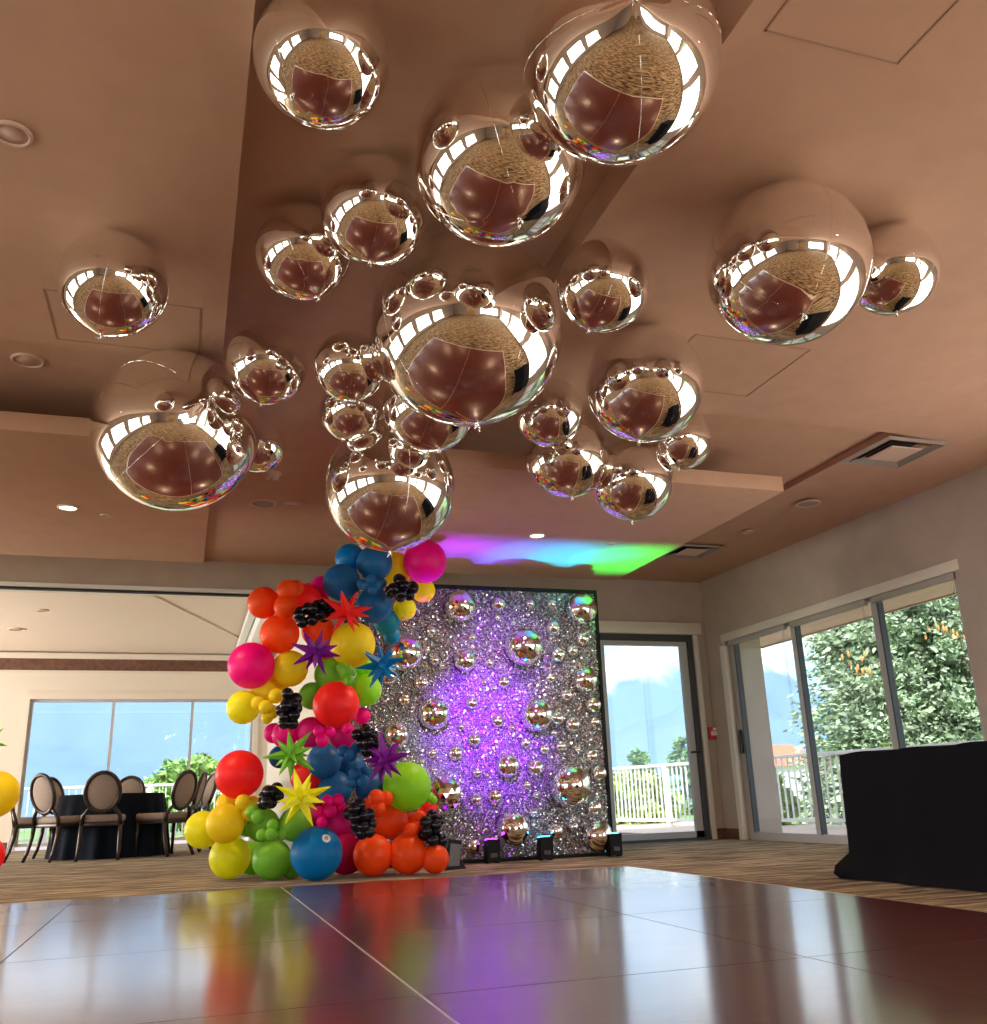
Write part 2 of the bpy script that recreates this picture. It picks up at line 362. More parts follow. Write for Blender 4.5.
# glazed door
dr = empty('door_1', (4.60, YB+.06, 0)); struct(dr)
q = MB(); q.box(0, 1.37, -.05, .05, 2.34, 2.42); q.box(1.30, 1.37, -.05, .05, 0.0, 2.34); q.box(0, .07, -.05, .05, 0, 2.34); q.box(0.0, 1.37, -.06, .06, 0, 0.03); q.build('door_frame', M_alud, dr)
q = MB(); q.box(.07, 1.30, -.02, .02, 2.29, 2.34); q.box(1.20, 1.30, -.02, .02, 0.03, 2.29); q.box(.07, .17, -.02, .02, 0.03, 2.29); q.box(.07, 1.30, -.02, .02, 0.03, 0.10); q.build('door_leaf', M_alu, dr)
q = MB(); q.box(.17, 1.20, -.003, .003, 0.10, 2.29); q.build('glass_pane', M_glass, dr)
q = MB(); q.tube([(1.23, -.03, 1.0), (1.23, -.075, 1.0), (1.33, -.075, 1.0)], .012); q.build('door_handle', M_black, dr)
b = MB(); b.box(5.97, XR-.012, YB-.014, YB, 0, 0.12); struct(b.build('baseboard_back', M_wood))
b = MB(); b.box(XR-.014, XR, 9.76, YB, 0, 0.12); struct(b.build('baseboard_right', M_wood))
b = MB(); b.box(XR-.03, XR+.02, 9.74, 9.84, 0.0, 2.22, 0.005); struct(b.build('trim_9', M_trim))
b = MB(); b.box(5.97, 6.03, YB-.035, YB, 0.0, 2.42, 0.005); struct(b.build('trim_10', M_trim))

# ------------------------------------------------------------------ outdoors
M_conc = mat('deck_concrete', (0.62, 0.46, 0.38), 0.9, noise_amt=0.08, noise_scale=8)
b = MB(); b.box(1.4, 9.95, 10.46, 19.5, -0.3, -0.03); b.box(XR+.16, 9.95, -8, 10.46, -0.3, -0.03); struct(b.build('deck', M_conc))
b = MB(); b.box(-9, 1.3, 17.21, 20.3, -0.3, -0.03); struct(b.build('deck_2', M_conc))
M_grass = mat('lawn_grass', (0.17, 0.30, 0.06), 0.95, noise_amt=0.35, noise_scale=0.8)
g = MB(); g.box(-60, 90, -40, 75, -0.62, -0.5); struct(g.build('lawn', M_grass))
b = MB(); b.box(6.5, 6.95, 10.45, 10.9, -0.03, 2.6, 0.005); struct(b.build('column', mat('outer_render', (0.80, 0.78, 0.74), 0.8)))
M_rail = mat('railing_paint', (0.82, 0.81, 0.80), 0.5)
def railing(p0, p1, label, zb=-0.03, h=1.07, post=1.75, pitch=0.115):
    p0 = Vector((*p0, zb)); p1 = Vector((*p1, zb)); d = p1-p0; ln = d.length
    r = empty('deck_railing', p0, math.atan2(d.y, d.x)); tag(r, label, 'railing')
    q = MB(); q.box(0, ln, -.035, .035, h-.05, h, .005); q.build('top_rail', M_rail, r)
    q = MB(); q.box(0, ln, -.02, .02, .09, .14); q.build('bottom_rail', M_rail, r)
    n = int(ln/post)
    for i in range(n+1):
        x = ln*i/n; q = MB(); q.box(x-.04, x+.04, -.04, .04, 0, h-.05, .004); q.build('post', M_rail, r)
    q = MB(); k = int(ln/pitch)
    for i in range(1, k): x = ln*i/k; q.box(x-.011, x+.011, -.011, .011, .14, h-.05)
    o = q.build('balusters', M_rail, r); o['kind'] = 'stuff'
    return r
railing((9.9, 7.6), (7.3, 19.2), 'white metal railing along the deck edge outside the right-hand glass')
railing((-6.0, 20.0), (1.2, 20.0), 'white metal railing outside the far room window behind the round table')

M_leaf = {}
def leafmat(n, c):
    m, t, bb = node_mat('foliage_'+n); cc = t.nodes.new('ShaderNodeTexCoord'); nn = t.nodes.new('ShaderNodeTexNoise'); nn.inputs['Scale'].default_value = 2.2
    rr = t.nodes.new('ShaderNodeValToRGB'); rr.color_ramp.elements[0].position = .35; rr.color_ramp.elements[1].position = .65
    rr.color_ramp.elements[0].color = (*[v*.55 for v in c], 1); rr.color_ramp.elements[1].color = (*[min(1, v*1.35) for v in c], 1)
    t.links.new(cc.outputs['Object'], nn.inputs['Vector']); t.links.new(nn.outputs['Fac'], rr.inputs[0]); t.links.new(rr.outputs[0], bb.inputs['Base Color'])
    bb.inputs['Roughness'].default_value = .8; bb.inputs['Specular IOR Level'].default_value = 0.2
    M_leaf[n] = m
leafmat('spruce', (0.42, 0.52, 0.34)); leafmat('bush', (0.36, 0.46, 0.12)); leafmat('tree', (0.30, 0.47, 0.14)); leafmat('pine', (0.20, 0.34, 0.15))
M_bark = mat('bark', (0.12, 0.08, 0.055), 0.9, noise_amt=0.3)
def mesh_np(name, V, Fq, m, smooth=False):
    me = bpy.data.meshes.new(name); V = np.asarray(V, np.float32); Fq = np.asarray(Fq, np.int32); k = Fq.shape[1]
    me.vertices.add(len(V)); me.vertices.foreach_set('co', V.ravel()); me.loops.add(Fq.size); me.loops.foreach_set('vertex_index', Fq.ravel())
    me.polygons.add(len(Fq)); me.polygons.foreach_set('loop_start', np.arange(0, Fq.size, k, dtype=np.int32))
    me.polygons.foreach_set('use_smooth', np.full(len(Fq), smooth)); me.update(calc_edges=True); me.validate(); me.materials.append(m); return me
RNG = np.random.default_rng(5)
def tufts(P, size, aim=None):
    """small double-bent leaf sprays at points P"""
    n = len(P); d = RNG.normal(size=(n, 3)); d[:, 2] *= .6
    if aim is not None: d = d*0.55+aim
    d /= np.linalg.norm(d, axis=1)[:, None]; u = np.cross(d, RNG.normal(size=(n, 3))); u /= np.linalg.norm(u, axis=1)[:, None]
    s = (size*RNG.uniform(.6, 1.4, n))[:, None]; w = np.cross(d, u)
    a = P-u*s*.32; b_ = P+d*s*.55+w*s*.12; c_ = P+u*s*.32; e = P+d*s*1.25
    V = np.stack([P-d*s*.1, a+d*s*.3, e, c_+d*s*.3], 1).reshape(-1, 3); F = np.arange(4*n).reshape(n, 4); return V, F
def spruce(loc, h, rb, n, label, m='spruce', size=.10, group=None):
    r = empty('spruce_tree', loc); tag(r, label, 'tree', group)
    q = MB(); q.tube([(0, 0, 0), (0, 0, h*.5), (0, 0, h*.96)], [rb*.07, rb*.045, .01], 8); q.build('trunk', M_bark, r)
    P = []; A = []; nb = max(40, int(n/90))
    for i in range(nb):
        z = h*(0.04+.95*(RNG.random()**1.25)); a = RNG.random()*2*PI; ln = rb*(1-z/h)**.85*RNG.uniform(.75, 1.12)
        k = 90; tt = RNG.random(k)**.6; dr_ = np.array([math.cos(a), math.sin(a)]); wob = RNG.normal(size=(k, 3))*np.array([.11, .11, .09])*(0.4+ln*.35)
        x = dr_[0]*ln*tt; y = dr_[1]*ln*tt; zz = z-.30*ln*tt*tt+.1*ln*tt**3
        P.append(np.stack([x, y, zz], 1)+wob); A.append(np.tile([dr_[0]*.9, dr_[1]*.9, -.15], (k, 1)))
    P = np.concatenate(P); A = np.concatenate(A); V, F = tufts(P, size, A)
    link('foliage', mesh_np('foliage', V, F, M_leaf[m]), r); return r
def bush(loc, rx, ry, rz, n, label, m='bush', size=.12, name='shrub', trunk=0.0, group=None):
    r = empty(name, loc); tag(r, label, 'shrub' if name == 'shrub' else 'tree', group)
    q = MB(); q.tube([(0, 0, 0), (0.05, 0, trunk+rz*.5), (0, .03, trunk+rz*1.2)], [.06+trunk*.05, .05+trunk*.03, .01], 7); q.build('trunk', M_bark, r)
    d = RNG.normal(size=(n, 3)); d /= np.linalg.norm(d, axis=1)[:, None]
    lump = 1+.18*np.sin(d[:, 0]*7+loc[0])*np.sin(d[:, 2]*6+1)+.12*np.sin(d[:, 1]*9)
    P = d*(RNG.uniform(.55, 1, n)**.5*lump)[:, None]*np.array([rx, ry, rz])+np.array([0, 0, trunk+rz]); P = P[P[:, 2] > 0.02]
    V, F = tufts(P, size); link('foliage', mesh_np('foliage', V, F, M_leaf[m]), r); return r
sp = spruce((13.3, 13.9, -.5), 13.0, 2.9, 240000, 'tall grey-green spruce filling the right-hand window beyond the railing')
cones = MB()
for k in range(46):
    c0 = at(*[(957, 634), (975, 648), (985, 655), (940, 625), (858, 655), (868, 668)][k % 6], 12.2)-Vector((13.3, 13.9, -.5))
    c0 = c0+Vector((random.gauss(0, .10), random.gauss(0, .2), random.gauss(0, .08)))
    cones.lathe([(.004, 0), (.022, -.03), (.02, -.08), (.004, -.12)], 6, Matrix.Translation(c0))
o = cones.build('cone_cluster', mat('cone_orange', (0.62, 0.30, 0.10), .8), sp); o['kind'] = 'stuff'
shr = [((9.95, 11.3), .55, .9, .75, 'yellow-green shrub behind the railing, just left of the black draped table'),
       ((9.3, 14.6), .6, 1.0, .72, 'yellow-green shrub behind the railing, seen through the leftmost glass pane'),
       ((10.3, 9.2), .55, .9, .8, 'shrub under the spruce, behind the black draped table'),
       ((8.9, 18.2), .8, 1.0, .72, 'green shrub behind the railing, at the right of the glass door view'),
       ((8.6, 21.2), 1.2, 1.0, .70, 'green shrub behind the railing, at the left of the glass door view')]
for (p, rx, ry, rz, lb) in shr: bush((p[0], p[1], -.5), rx, ry, rz, 5200, lb)
bush((.35, 33, -.5), 1.7, 1.6, 1.15, 6000, 'round leafy green tree outside the far room window', 'tree', .2, 'leafy_tree', .3)
for (px, Y, h, lb) in ((640, 40, 3.1, 'small pine showing above the railing in the glass door, left of two'), (682, 42, 3.7, 'small pine showing above the railing in the glass door, right of two')):
    p = at(px, 770, Y); spruce((p.x, p.y, -.5), h, 1.5, 5000, lb, 'pine', .2)
M_roofred = mat('red_roof_tiles', (0.62, 0.17, 0.09), .8, noise_amt=.15, noise_scale=3)
for (px, w, h, lb) in ((770, 5.0, 4.9, 'house with orange-red hipped roof, beyond the shrubs, left of two'), (817, 3.6, 4.3, 'house with orange-red hipped roof, right of two, beside the spruce')):
    p = at(px, 770, 75 if px < 800 else 90); r = empty('house', (p.x, p.y, -.5), -.5); tag(r, lb, 'house')
    q = MB(); q.box(-w*.8, w*.8, -3, 3, 0, h*.62); q.build('wall', M_white, r)
    q = MB(); q.add([(-w, -3.6, h*.6), (w, -3.6, h*.6), (w, 3.6, h*.6), (-w, 3.6, h*.6), (-w*.4, 0, h), (w*.4, 0, h)], [(0, 1, 5, 4), (1, 2, 5), (2, 3, 4, 5), (3, 0, 4), (0, 3, 2, 1)]); q.build('roof', M_roofred, r)

# mountains: forested flanks with haze blue mixed into their colour, bare snow-streaked crests
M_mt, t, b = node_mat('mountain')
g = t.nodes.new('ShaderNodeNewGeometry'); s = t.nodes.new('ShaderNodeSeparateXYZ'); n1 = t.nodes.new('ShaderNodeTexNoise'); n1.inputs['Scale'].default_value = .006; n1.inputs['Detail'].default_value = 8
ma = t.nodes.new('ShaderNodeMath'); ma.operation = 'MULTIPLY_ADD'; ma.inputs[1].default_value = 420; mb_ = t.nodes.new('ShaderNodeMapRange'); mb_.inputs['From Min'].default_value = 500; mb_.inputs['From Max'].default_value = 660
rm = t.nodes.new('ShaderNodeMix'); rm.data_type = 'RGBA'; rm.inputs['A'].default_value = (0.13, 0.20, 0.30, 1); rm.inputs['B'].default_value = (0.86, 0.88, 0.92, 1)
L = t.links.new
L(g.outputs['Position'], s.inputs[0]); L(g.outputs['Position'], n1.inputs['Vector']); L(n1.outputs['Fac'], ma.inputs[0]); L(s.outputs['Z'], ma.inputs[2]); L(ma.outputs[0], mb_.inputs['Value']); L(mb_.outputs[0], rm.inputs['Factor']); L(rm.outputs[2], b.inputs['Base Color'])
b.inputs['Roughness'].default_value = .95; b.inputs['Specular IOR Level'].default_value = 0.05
na, nr = 300, 46; V = []
for i in range(na):
    az = math.radians(-42+125*i/(na-1))
    for j in range(nr):
        u = j/(nr-1); R_ = 1500+2400*u
        crest = 330+70*math.sin(az*5.1+.6)+45*math.sin(az*11+2)
        crest += 210*math.exp(-((az-.56)/.10)**2)
        if az < 0.25: crest += 210*min(1, (0.25-az)/.3)
        prof = (u/.62)**1.3 if u < .62 else 1-.5*(u-.62)/.38
        p = Vector((R_*math.sin(az), R_*math.cos(az), 0)); nn = noise.fractal(p*.0021, 1.0, 2.1, 6)
        V.append((p.x, p.y, -60+prof*crest*(1+.42*nn)+40*nn*u))
Fq = [(i*nr+j, (i+1)*nr+j, (i+1)*nr+j+1, i*nr+j+1) for i in range(na-1) for j in range(nr-1)]
mt = bpy.data.objects.new('mountains', mesh_np('mountains', V, Fq, M_mt, True)); COL.objects.link(mt); struct(mt)
b = MB(); b.quad((-3500, 75, -2), (4500, 75, -2), (4500, 4200, -45), (-3500, 4200, -45)); b.quad((90, -40, -2), (4500, -40, -2), (4500, 75, -2), (90, 75, -2))
struct(b.build('valley_ground', mat('valley', (0.20, 0.26, 0.14), .95, noise_amt=.4, noise_scale=.01)))
M_haze = bpy.data.materials.new('valley_haze'); M_haze.use_nodes = True; t = M_haze.node_tree; t.nodes.clear()
oo = t.nodes.new('ShaderNodeOutputMaterial'); vs = t.nodes.new('ShaderNodeVolumeScatter'); vs.inputs['Color'].default_value = (0.36, 0.60, 1.0, 1); vs.inputs['Density'].default_value = 0.00014
t.links.new(vs.outputs[0], oo.inputs['Volume'])
b = MB(); b.box(-2500, 3500, 150, 1500, -70, 330); tag(b.build('haze', M_haze), 'blue air haze lying between the deck and the mountains', 'haze', None, 'stuff')

# ------------------------------------------------------------------ dance floor
df = empty('dance_floor', (-3.14, 1.468, 0)); tag(df, 'dark red-brown glossy portable dance floor on the carpet', 'dance floor')
PW, PD = 1.27, 1.328
for i in range(5):
    for j in range(4):
        q = MB(); q.box(i*PW+.0025, (i+1)*PW-.0025, j*PD+.0025, (j+1)*PD-.0025, 0.001, .022); q.build('floor_panel', M_dance, df)
q = MB(); W4, D4 = 5*PW, 4*PD
for (x0, x1, y0, y1) in ((-.05, 0, -.05, D4+.05), (W4, W4+.05, -.05, D4+.05), (0, W4, -.05, 0), (0, W4, D4, D4+.05)): q.box(x0, x1, y0, y1, 0.001, .018, .004)
q.build('edge_trim', mat('trim_aluminium', (.62, .55, .47), .35, metal=.8), df)
q = MB(); q.box(3*PW-.004, 3*PW+.004, 0, D4, .018, .0226); q.build('seam_strip', mat('seam_aluminium', (.8, .76, .7), .35, metal=.9), df)

# ------------------------------------------------------------------ ceiling fixtures
def disc_light(P, r, name, label, cat, lit=False, grille=False, group=None):
    e_ = empty(name, P); tag(e_, label, cat, group)
    q = MB(); q.lathe([(r, 0.0), (r, -.008), (r*.86, -.014), (r*.80, -.010), (r*.80, 0.0)], 32, cap=False); q.build('trim_ring', M_fixture, e_)
    q = MB(); q.lathe([(r*.8, -.002), (r*.8, -.005), (.001, -.006)], 32, cap=False)
    o = q.build('lens' if not grille else 'grille', M_lit if lit else (M_grille if grille else M_fixture), e_)
    if lit: spot('lamp', (P[0], P[1], P[2]-.03), (P[0], P[1], 0), DOWNLIGHT_COL, DOWNLIGHT_W, 2.5, .6, .05)
    return e_
M_lit = emis('lit_lens', (1.0, 0.78, 0.52), 6.0)
def zc_at(x, y): return Z0 if not (.07 < x < 1.67) else (ZC if y < 4.95 else 3.11)
p = atz(68, 507, ZS); disc_light(p, .075, 'recessed_light', 'lit recessed downlight in the left ceiling panel', 'ceiling light', True)
p = atz(537, 535, ZS); disc_light(p, .075, 'recessed_light', 'lit recessed downlight in the ceiling above the mirror ball backdrop', 'ceiling light', True)
p = atz(28, 360, 3.13); disc_light((p.x, p.y, 3.13), .095, 'recessed_light', 'unlit round recessed light at the left, beyond the crease in the ceiling', 'ceiling light')
p = atz(12, 133, Z0); disc_light(p, .075, 'recessed_light', 'unlit round recessed light at the upper left edge', 'ceiling light')
p = atz(808, 503, 3.08); disc_light((p.x, p.y, 3.078), .115, 'ceiling_speaker', 'round grey speaker grille in the ceiling at the right', 'speaker', grille=True)
p = atz(263, 503, 3.11); disc_light(p, .12, 'ceiling_speaker', 'round grey speaker grille in the ceiling beside the large left orb', 'speaker', grille=True)
p = atz(748, 531, 3.09); disc_light((p.x, p.y, 3.088), .06, 'recessed_light', 'small unlit recessed light near the smaller ceiling vent', 'ceiling light')
p = atz(294, 503, 3.11); disc_light(p, .085, 'recessed_light', 'unlit recessed light right of the left speaker grille', 'ceiling light')
p = atz(106, 515, ZS); disc_light(p, .04, 'ceiling_sensor', 'small white disc right of the lit left downlight', 'sensor')
p = atz(611, 543, ZS); disc_light(p, .04, 'ceiling_sensor', 'small white disc in the green-lit ceiling patch', 'sensor')
p = atz(43, 610, 3.124); disc_light(p, .075, 'recessed_light', 'silver recessed light in the far room ceiling', 'ceiling light')
p = atz(17, 629, 3.124); disc_light(p, .12, 'ceiling_speaker', 'round grey speaker grille in the far room ceiling', 'speaker', grille=True)
# sprinkler cover beside the small hidden orb
p = atz(272, 473, 3.11); r = empty('smoke_detector', p); tag(r, 'small white smoke detector on the ceiling by the half-hidden small orb', 'smoke detector')
q = MB(); q.lathe([(.075, 0), (.075, -.012), (.06, -.02), (.055, -.045), (.02, -.05), (.001, -.05)], 28); q.build('base', M_fixture, r)
q = MB(); q.lathe([(.014, -.05), (.014, -.06), (.001, -.062)], 14); q.build('indicator', M_grille, r)
# lit downlights elsewhere in the hall
for i, (x, y) in enumerate(((-3.2, 8.3), (-3.2, 4.2), (-3.2, 0.2), (-3.2, -4.2), (3.3, 1.0), (3.3, -2.4), (3.3, -5.6), (-1.1, -1.2), (-1.1, -5.5), (5.55, 3.2), (5.55, -1.5))):
    z = Z0 if x < 4.95 else 3.06
    disc_light((x, y, z), .075, 'recessed_light', 'lit recessed downlight in the ceiling behind the camera or beside it', 'ceiling light', True, group='downlights outside the picture')
# square diffuser vents
M_vent = mat('vent_metal', (.30, .25, .22), .5, metal=.3)
def vent(cx, cy, s, z, label):
    r = empty('ceiling_vent', (cx, cy, z)); tag(r, label, 'vent')
    def ringbox(a, b_, z0, z1):
        q = MB()
        for k in range(4):
            M_ = Matrix.Rotation(k*PI/2, 4, 'Z')
            q.add([M_ @ Vector(v) for v in ((-a, -a, z0), (a, -a, z0), (b_, -b_, z1), (-b_, -b_, z1))], [(0, 3, 2, 1)])
        return q
    ringbox(s, s*.86, -.004, -.016).build('outer_frame', mat('vent_frame', (.40, .31, .26), .5), r)
    for k in range(2): ringbox(s*(.84-.16*k), s*(.68-.16*k), -.022+.008*k, .008).build('louver', M_vent, r)
    q = ringbox(s*.50, s*.46, -.012, -.02); q.quad((-s*.46, -s*.46, -.02), (-s*.46, s*.46, -.02), (s*.46, s*.46, -.02), (s*.46, -s*.46, -.02)); q.build('centre_plate', M_fixture, r)
    q = MB(); q.quad((-s*.9, -s*.9, .006), (-s*.9, s*.9, .006), (s*.9, s*.9, .006), (s*.9, -s*.9, .006)); q.build('duct', M_dark, r)
vent(5.24, 5.56, .30, 3.075, 'square grey air vent in the ceiling, larger one at the right')
vent(5.20, 8.72, .27, 3.088, 'square grey air vent in the ceiling, smaller one near the back wall')
# access hatch in the ceiling: thin joint lines
def hatch(x0, x1, y0, y1, z, label):
    q = MB(); w = .006
    for (a, b_, c_, d_) in ((x0, x1, y0, y0+w), (x0, x1, y1-w, y1), (x0, x0+w, y0, y1), (x1-w, x1, y0, y1)): q.box(a, b_, c_, d_, z-.003, z+.002)
    tag(q.build('ceiling_hatch', mat('hatch_joint', (.36, .22, .15), .8)), label, 'hatch')
p = atz(696, 334, Z0); p2 = atz(816, 346, Z0); p3 = atz(745, 396, Z0); hatch(p.x, p2.x, p.y, p3.y, Z0, 'flat square access hatch in the ceiling below the large right orb')
p = atz(148, 302, Z0); p2 = atz(201, 308, Z0); hatch(p.x-.5, p2.x, p2.y, p2.y+.55, Z0, 'flat access hatch in the left ceiling panel by the edge')
p = atz(790, 5, Z0); hatch(p.x-.02, p.x+.55, p.y-.4, p.y+.12, Z0, 'flat access hatch in the ceiling at the top right edge')

# roller blinds above the long window
for i, (y0, y1, lb) in enumerate(((8.55, 9.70, 'grey roller blind headrail over the long window, nearest the corner'), (7.24, 8.45, 'grey roller blind headrail over the middle pane of the long window'), (6.10, 7.14, 'grey roller blind headrail over the long window pane with most of the spruce'))):
    r = empty('roller_blind', (XR+.035, y0, 2.16)); tag(r, lb, 'blind', 'rolled up blinds over the long window')
    q = MB(); q.box(-.035, .01, 0, y1-y0, .045, .105, .006); q.build('headrail', mat('blind_grey', (.40, .36, .32), .6), r)
    if i: continue_ = 0
    q = MB()
    for dy in (.02, .045): q.tube([(-.03, dy, .05), (-.03, dy, -.80)], .002, 5)
    q.build('pull_cord', M_trim, r)

# fire alarm pull station
p = at(714.6, 733, YB-.02); r = empty('fire_alarm', (p.x-.02, YB, p.z)); tag(r, 'red fire alarm pull station on the wall beside the glass door', 'fire alarm')
q = MB(); q.box(-.06, .06, -.045, 0, -.075, .075, .006); q.build('housing', mat('alarm_red', (.62, .03, .05), .4), r)
q = MB(); q.box(-.045, .045, -.06, -.045, -.03, .02, .004); q.build('pull_handle', mat('alarm_plate', (.75, .7, .68), .4), r)
q = MB(); q.box(-.012, .05, -.05, -.044, .03, .062, .002); q.build('label_plate', M_white, r)

# ------------------------------------------------------------------ mirrored foil orbs under the ceiling
def orb_mesh():
    b_ = MB(); nu, nv = 64, 40; vs = []
    for j in range(nv+1):
        th = PI*j/nv
        for i in range(nu):
            ph = 2*PI*i/nu; g_ = abs(math.sin(2*ph))          # four gores
            rr = 1-.009*(1-g_**.5)*math.sin(th)**.7 + .032*math.exp(-((PI-th)/.15)**2)
            rr += .0025*math.sin(ph*31)*math.exp(-(g_/.25)**2)*math.sin(th)
            vs.append((rr*math.sin(th)*math.cos(ph), rr*math.sin(th)*math.sin(ph), rr*math.cos(th)))
    fs = [(j*nu+i, (j+1)*nu+i, (j+1)*nu+(i+1) % nu, j*nu+(i+1) % nu) for j in range(nv) for i in range(nu)]
    b_.add(vs, fs, True); return b_.mesh('foil_skin', M_mirror)
def orb_seam():
    b_ = MB()
    for k in range(4):
        ph = k*PI/2; pts = []
        for j in range(49):
            th = .05+(PI-.12)*j/48; rr = .992+.003*math.sin(j*2.2)+(.032*math.exp(-((PI-th)/.15)**2))
            pts.append((rr*math.sin(th)*math.cos(ph), rr*math.sin(th)*math.sin(ph), rr*math.cos(th)))
        b_.tube(pts, .0038, 5)
    return b_.mesh('seam', M_seam)
def orb_tail():
    b_ = MB(); b_.lathe([(.04, -1.01), (.018, -1.03), (.015, -1.05), (.034, -1.085), (.028, -1.10)], 10); b_.tube([(0, 0, -1.06), (.03, .02, -1.11), (.07, .03, -1.10)], [.012, .012, .006], 6); return b_.mesh('tail', M_seam)
ME_orb, ME_seam, ME_tail = orb_mesh(), orb_seam(), orb_tail()
# pixel centre, pixel radius, nominal radius, tail offset in the picture, label
ORBS = [
 (323, 58, 66, .23, (-.45, .55), 'medium mirrored orb at the top edge, leftmost of the three highest'),
 (499, 158, 84, .33, (.25, .75), 'large mirrored orb just below and left of the large orb at the top edge'),
 (621, 62, 96, .325, (.1, -.45), 'large mirrored orb cut by the top edge, right of centre, knot facing the camera'),
 (375, 211, 53, .23, (-.1, .95), 'medium mirrored orb above and left of the biggest orb, overlapping the orb at its left'),
 (304, 252, 47, .22, (.3, .95), 'medium mirrored orb beside the left ceiling panel edge, partly behind the orb at its right'),
 (114, 284, 51, .23, (-.25, .97), 'mirrored orb alone at the far left of the ceiling'),
 (603, 286, 45, .22, (-.3, .95), 'medium mirrored orb just right of the biggest orb, pointed at the bottom'),
 (787, 265, 78, .345, (.2, .6), 'large mirrored orb at the right, in front of the rightmost orb'),
 (892, 270, 44, .21, (.1, .95), 'rightmost mirrored orb, partly behind a large one'),
 (467, 330, 94, .47, (.1, .95), 'biggest mirrored orb in the middle of the cluster'),
 (177, 431, 78, .455, (.4, -.4), 'very large mirrored orb low at the left'),
 (267, 364, 39.5, .23, (-.15, .97), 'small mirrored orb above and right of the very large left orb'),
 (350, 367, 34, .21, (.15, .95), 'small mirrored orb touching the left side of the biggest orb, upper of two stacked'),
 (353, 410, 32, .21, (-.1, .95), 'small mirrored orb touching the left side of the biggest orb, lower of two stacked'),
 (429, 407, 45, .29, (.2, .9), 'mirrored orb half hidden beneath the biggest orb'),
 (549, 412, 34, .215, (.5, .7), 'small mirrored orb right below the biggest orb, upper of the touching pair'),
 (568, 457, 40, .28, (.1, .95), 'mirrored orb in the lower right, lower of the touching pair below the biggest orb'),
 (645, 384, 57, .32, (-.1, .95), 'large mirrored orb right of centre, above the low right trio'),
 (682, 440, 29, .205, (-.1, .95), 'small mirrored orb partly hidden behind the large orb right of centre'),
 (632, 480, 40, .30, (0, .97), 'lowest mirrored orb of the right group, above the green-lit ceiling'),
 (390, 487, 63, .465, (0, .95), 'lowest very large mirrored orb, directly over the garland top'),
 (258, 445, 27, .20, (.1, .9), 'small mirrored orb mostly hidden behind the very large left orb'),
 (545, 460, 20, .15, (-.3, .8), 'smallest mirrored orb, only its left rim showing beside the lower right pair'),
]
NEAR = {'right of centre, knot': .975, 'just right of the biggest': .975, 'upper of two stacked': .88, 'lower of two stacked': .92, 'half hidden beneath': .92, 'lower of the touching': .985, 'lowest mirrored orb of': .935, 'lowest very large': .85, 'smallest mirrored orb': .93}
orb0 = None
for k, (x, y, rp, r, tl, lb) in enumerate(ORBS):
    tt = r*F_PX/rp*(1.0+.5*((x-493.5)**2+(y-512)**2)/F_PX**2*.25); P = atd(x, y, tt)
    zm = zc_at(P.x, P.y)-r-.004
    if P.z > zm:
        tt *= (zm+r-EYE)/(P.z+r-EYE); P = atd(x, y, tt)
    kk = next((v for k_, v in NEAR.items() if k_ in lb), 1.0); tt *= kk; P = atd(x, y, tt)
    dx, dy = tl; cz = math.sqrt(max(.02, 1-dx*dx-dy*dy)); away = -(P-Vector((0, 0, EYE))).normalized()
    d = (RT*dx-UP*dy+away*cz).normalized(); q_ = Vector((0, 0, -1)).rotation_difference(d)
    q_ = q_ @ Quaternion((0, 0, 1), random.uniform(0, PI))
    if orb0 is None:
        o = empty('mirror_orb', P); link('foil_skin', ME_orb, o); link('seam', ME_seam, o); link('tail', ME_tail, o); orb0 = o
    else: o = copy_tree(orb0); o.location = P
    o.rotation_mode = 'QUATERNION'; o.rotation_quaternion = q_; s_ = rp*P.length*0+r*(tt/(r*F_PX/rp)); s_ *= 1.03; o.scale = (s_, s_, s_)
    tag(o, lb, 'orb balloon', 'mirrored foil orbs clustered under the ceiling')

# ------------------------------------------------------------------ mirror ball backdrop
BX0, BX1, BY, BH = 1.33, 3.885, 8.45, 2.53
bd = empty('mirror_ball_backdrop', ((BX0+BX1)/2, BY, 0)); tag(bd, 'tall black framed backdrop wall covered in silver mirror balls', 'backdrop')
hw = (BX1-BX0)/2
q = MB(); q.box(-hw, -hw+.035, -.03, .05, 0, BH, .003); q.box(hw-.035, hw, -.03, .05, 0, BH, .003); q.box(-hw+.035, hw-.035, -.03, .05, BH-.035, BH, .003); q.box(-hw+.035, hw-.035, -.03, .05, 0, .03, .003); q.build('frame', M_black, bd)
q = MB(); q.box(-hw+.03, hw-.03, .0, .04, .02, BH-.03); q.build('board', mat('backing_board', (.06, .06, .065), .4), bd)
M_ball = mat('mirror_ball', (.95, .94, .93), .05, metal=1.0)
M_bead = mat('silver_bead', (.62, .61, .635), .13, metal=.8)
bm = bmesh.new(); bmesh.ops.create_uvsphere(bm, u_segments=32, v_segments=18, radius=1); ME_ball = MB().bm(bm, True).mesh('mirror_ball', M_ball)
bm = bmesh.new(); bmesh.ops.create_icosphere(bm, subdivisions=3, radius=1); ME_disco = MB().bm(bm, False).mesh('mirror_ball', M_ball)
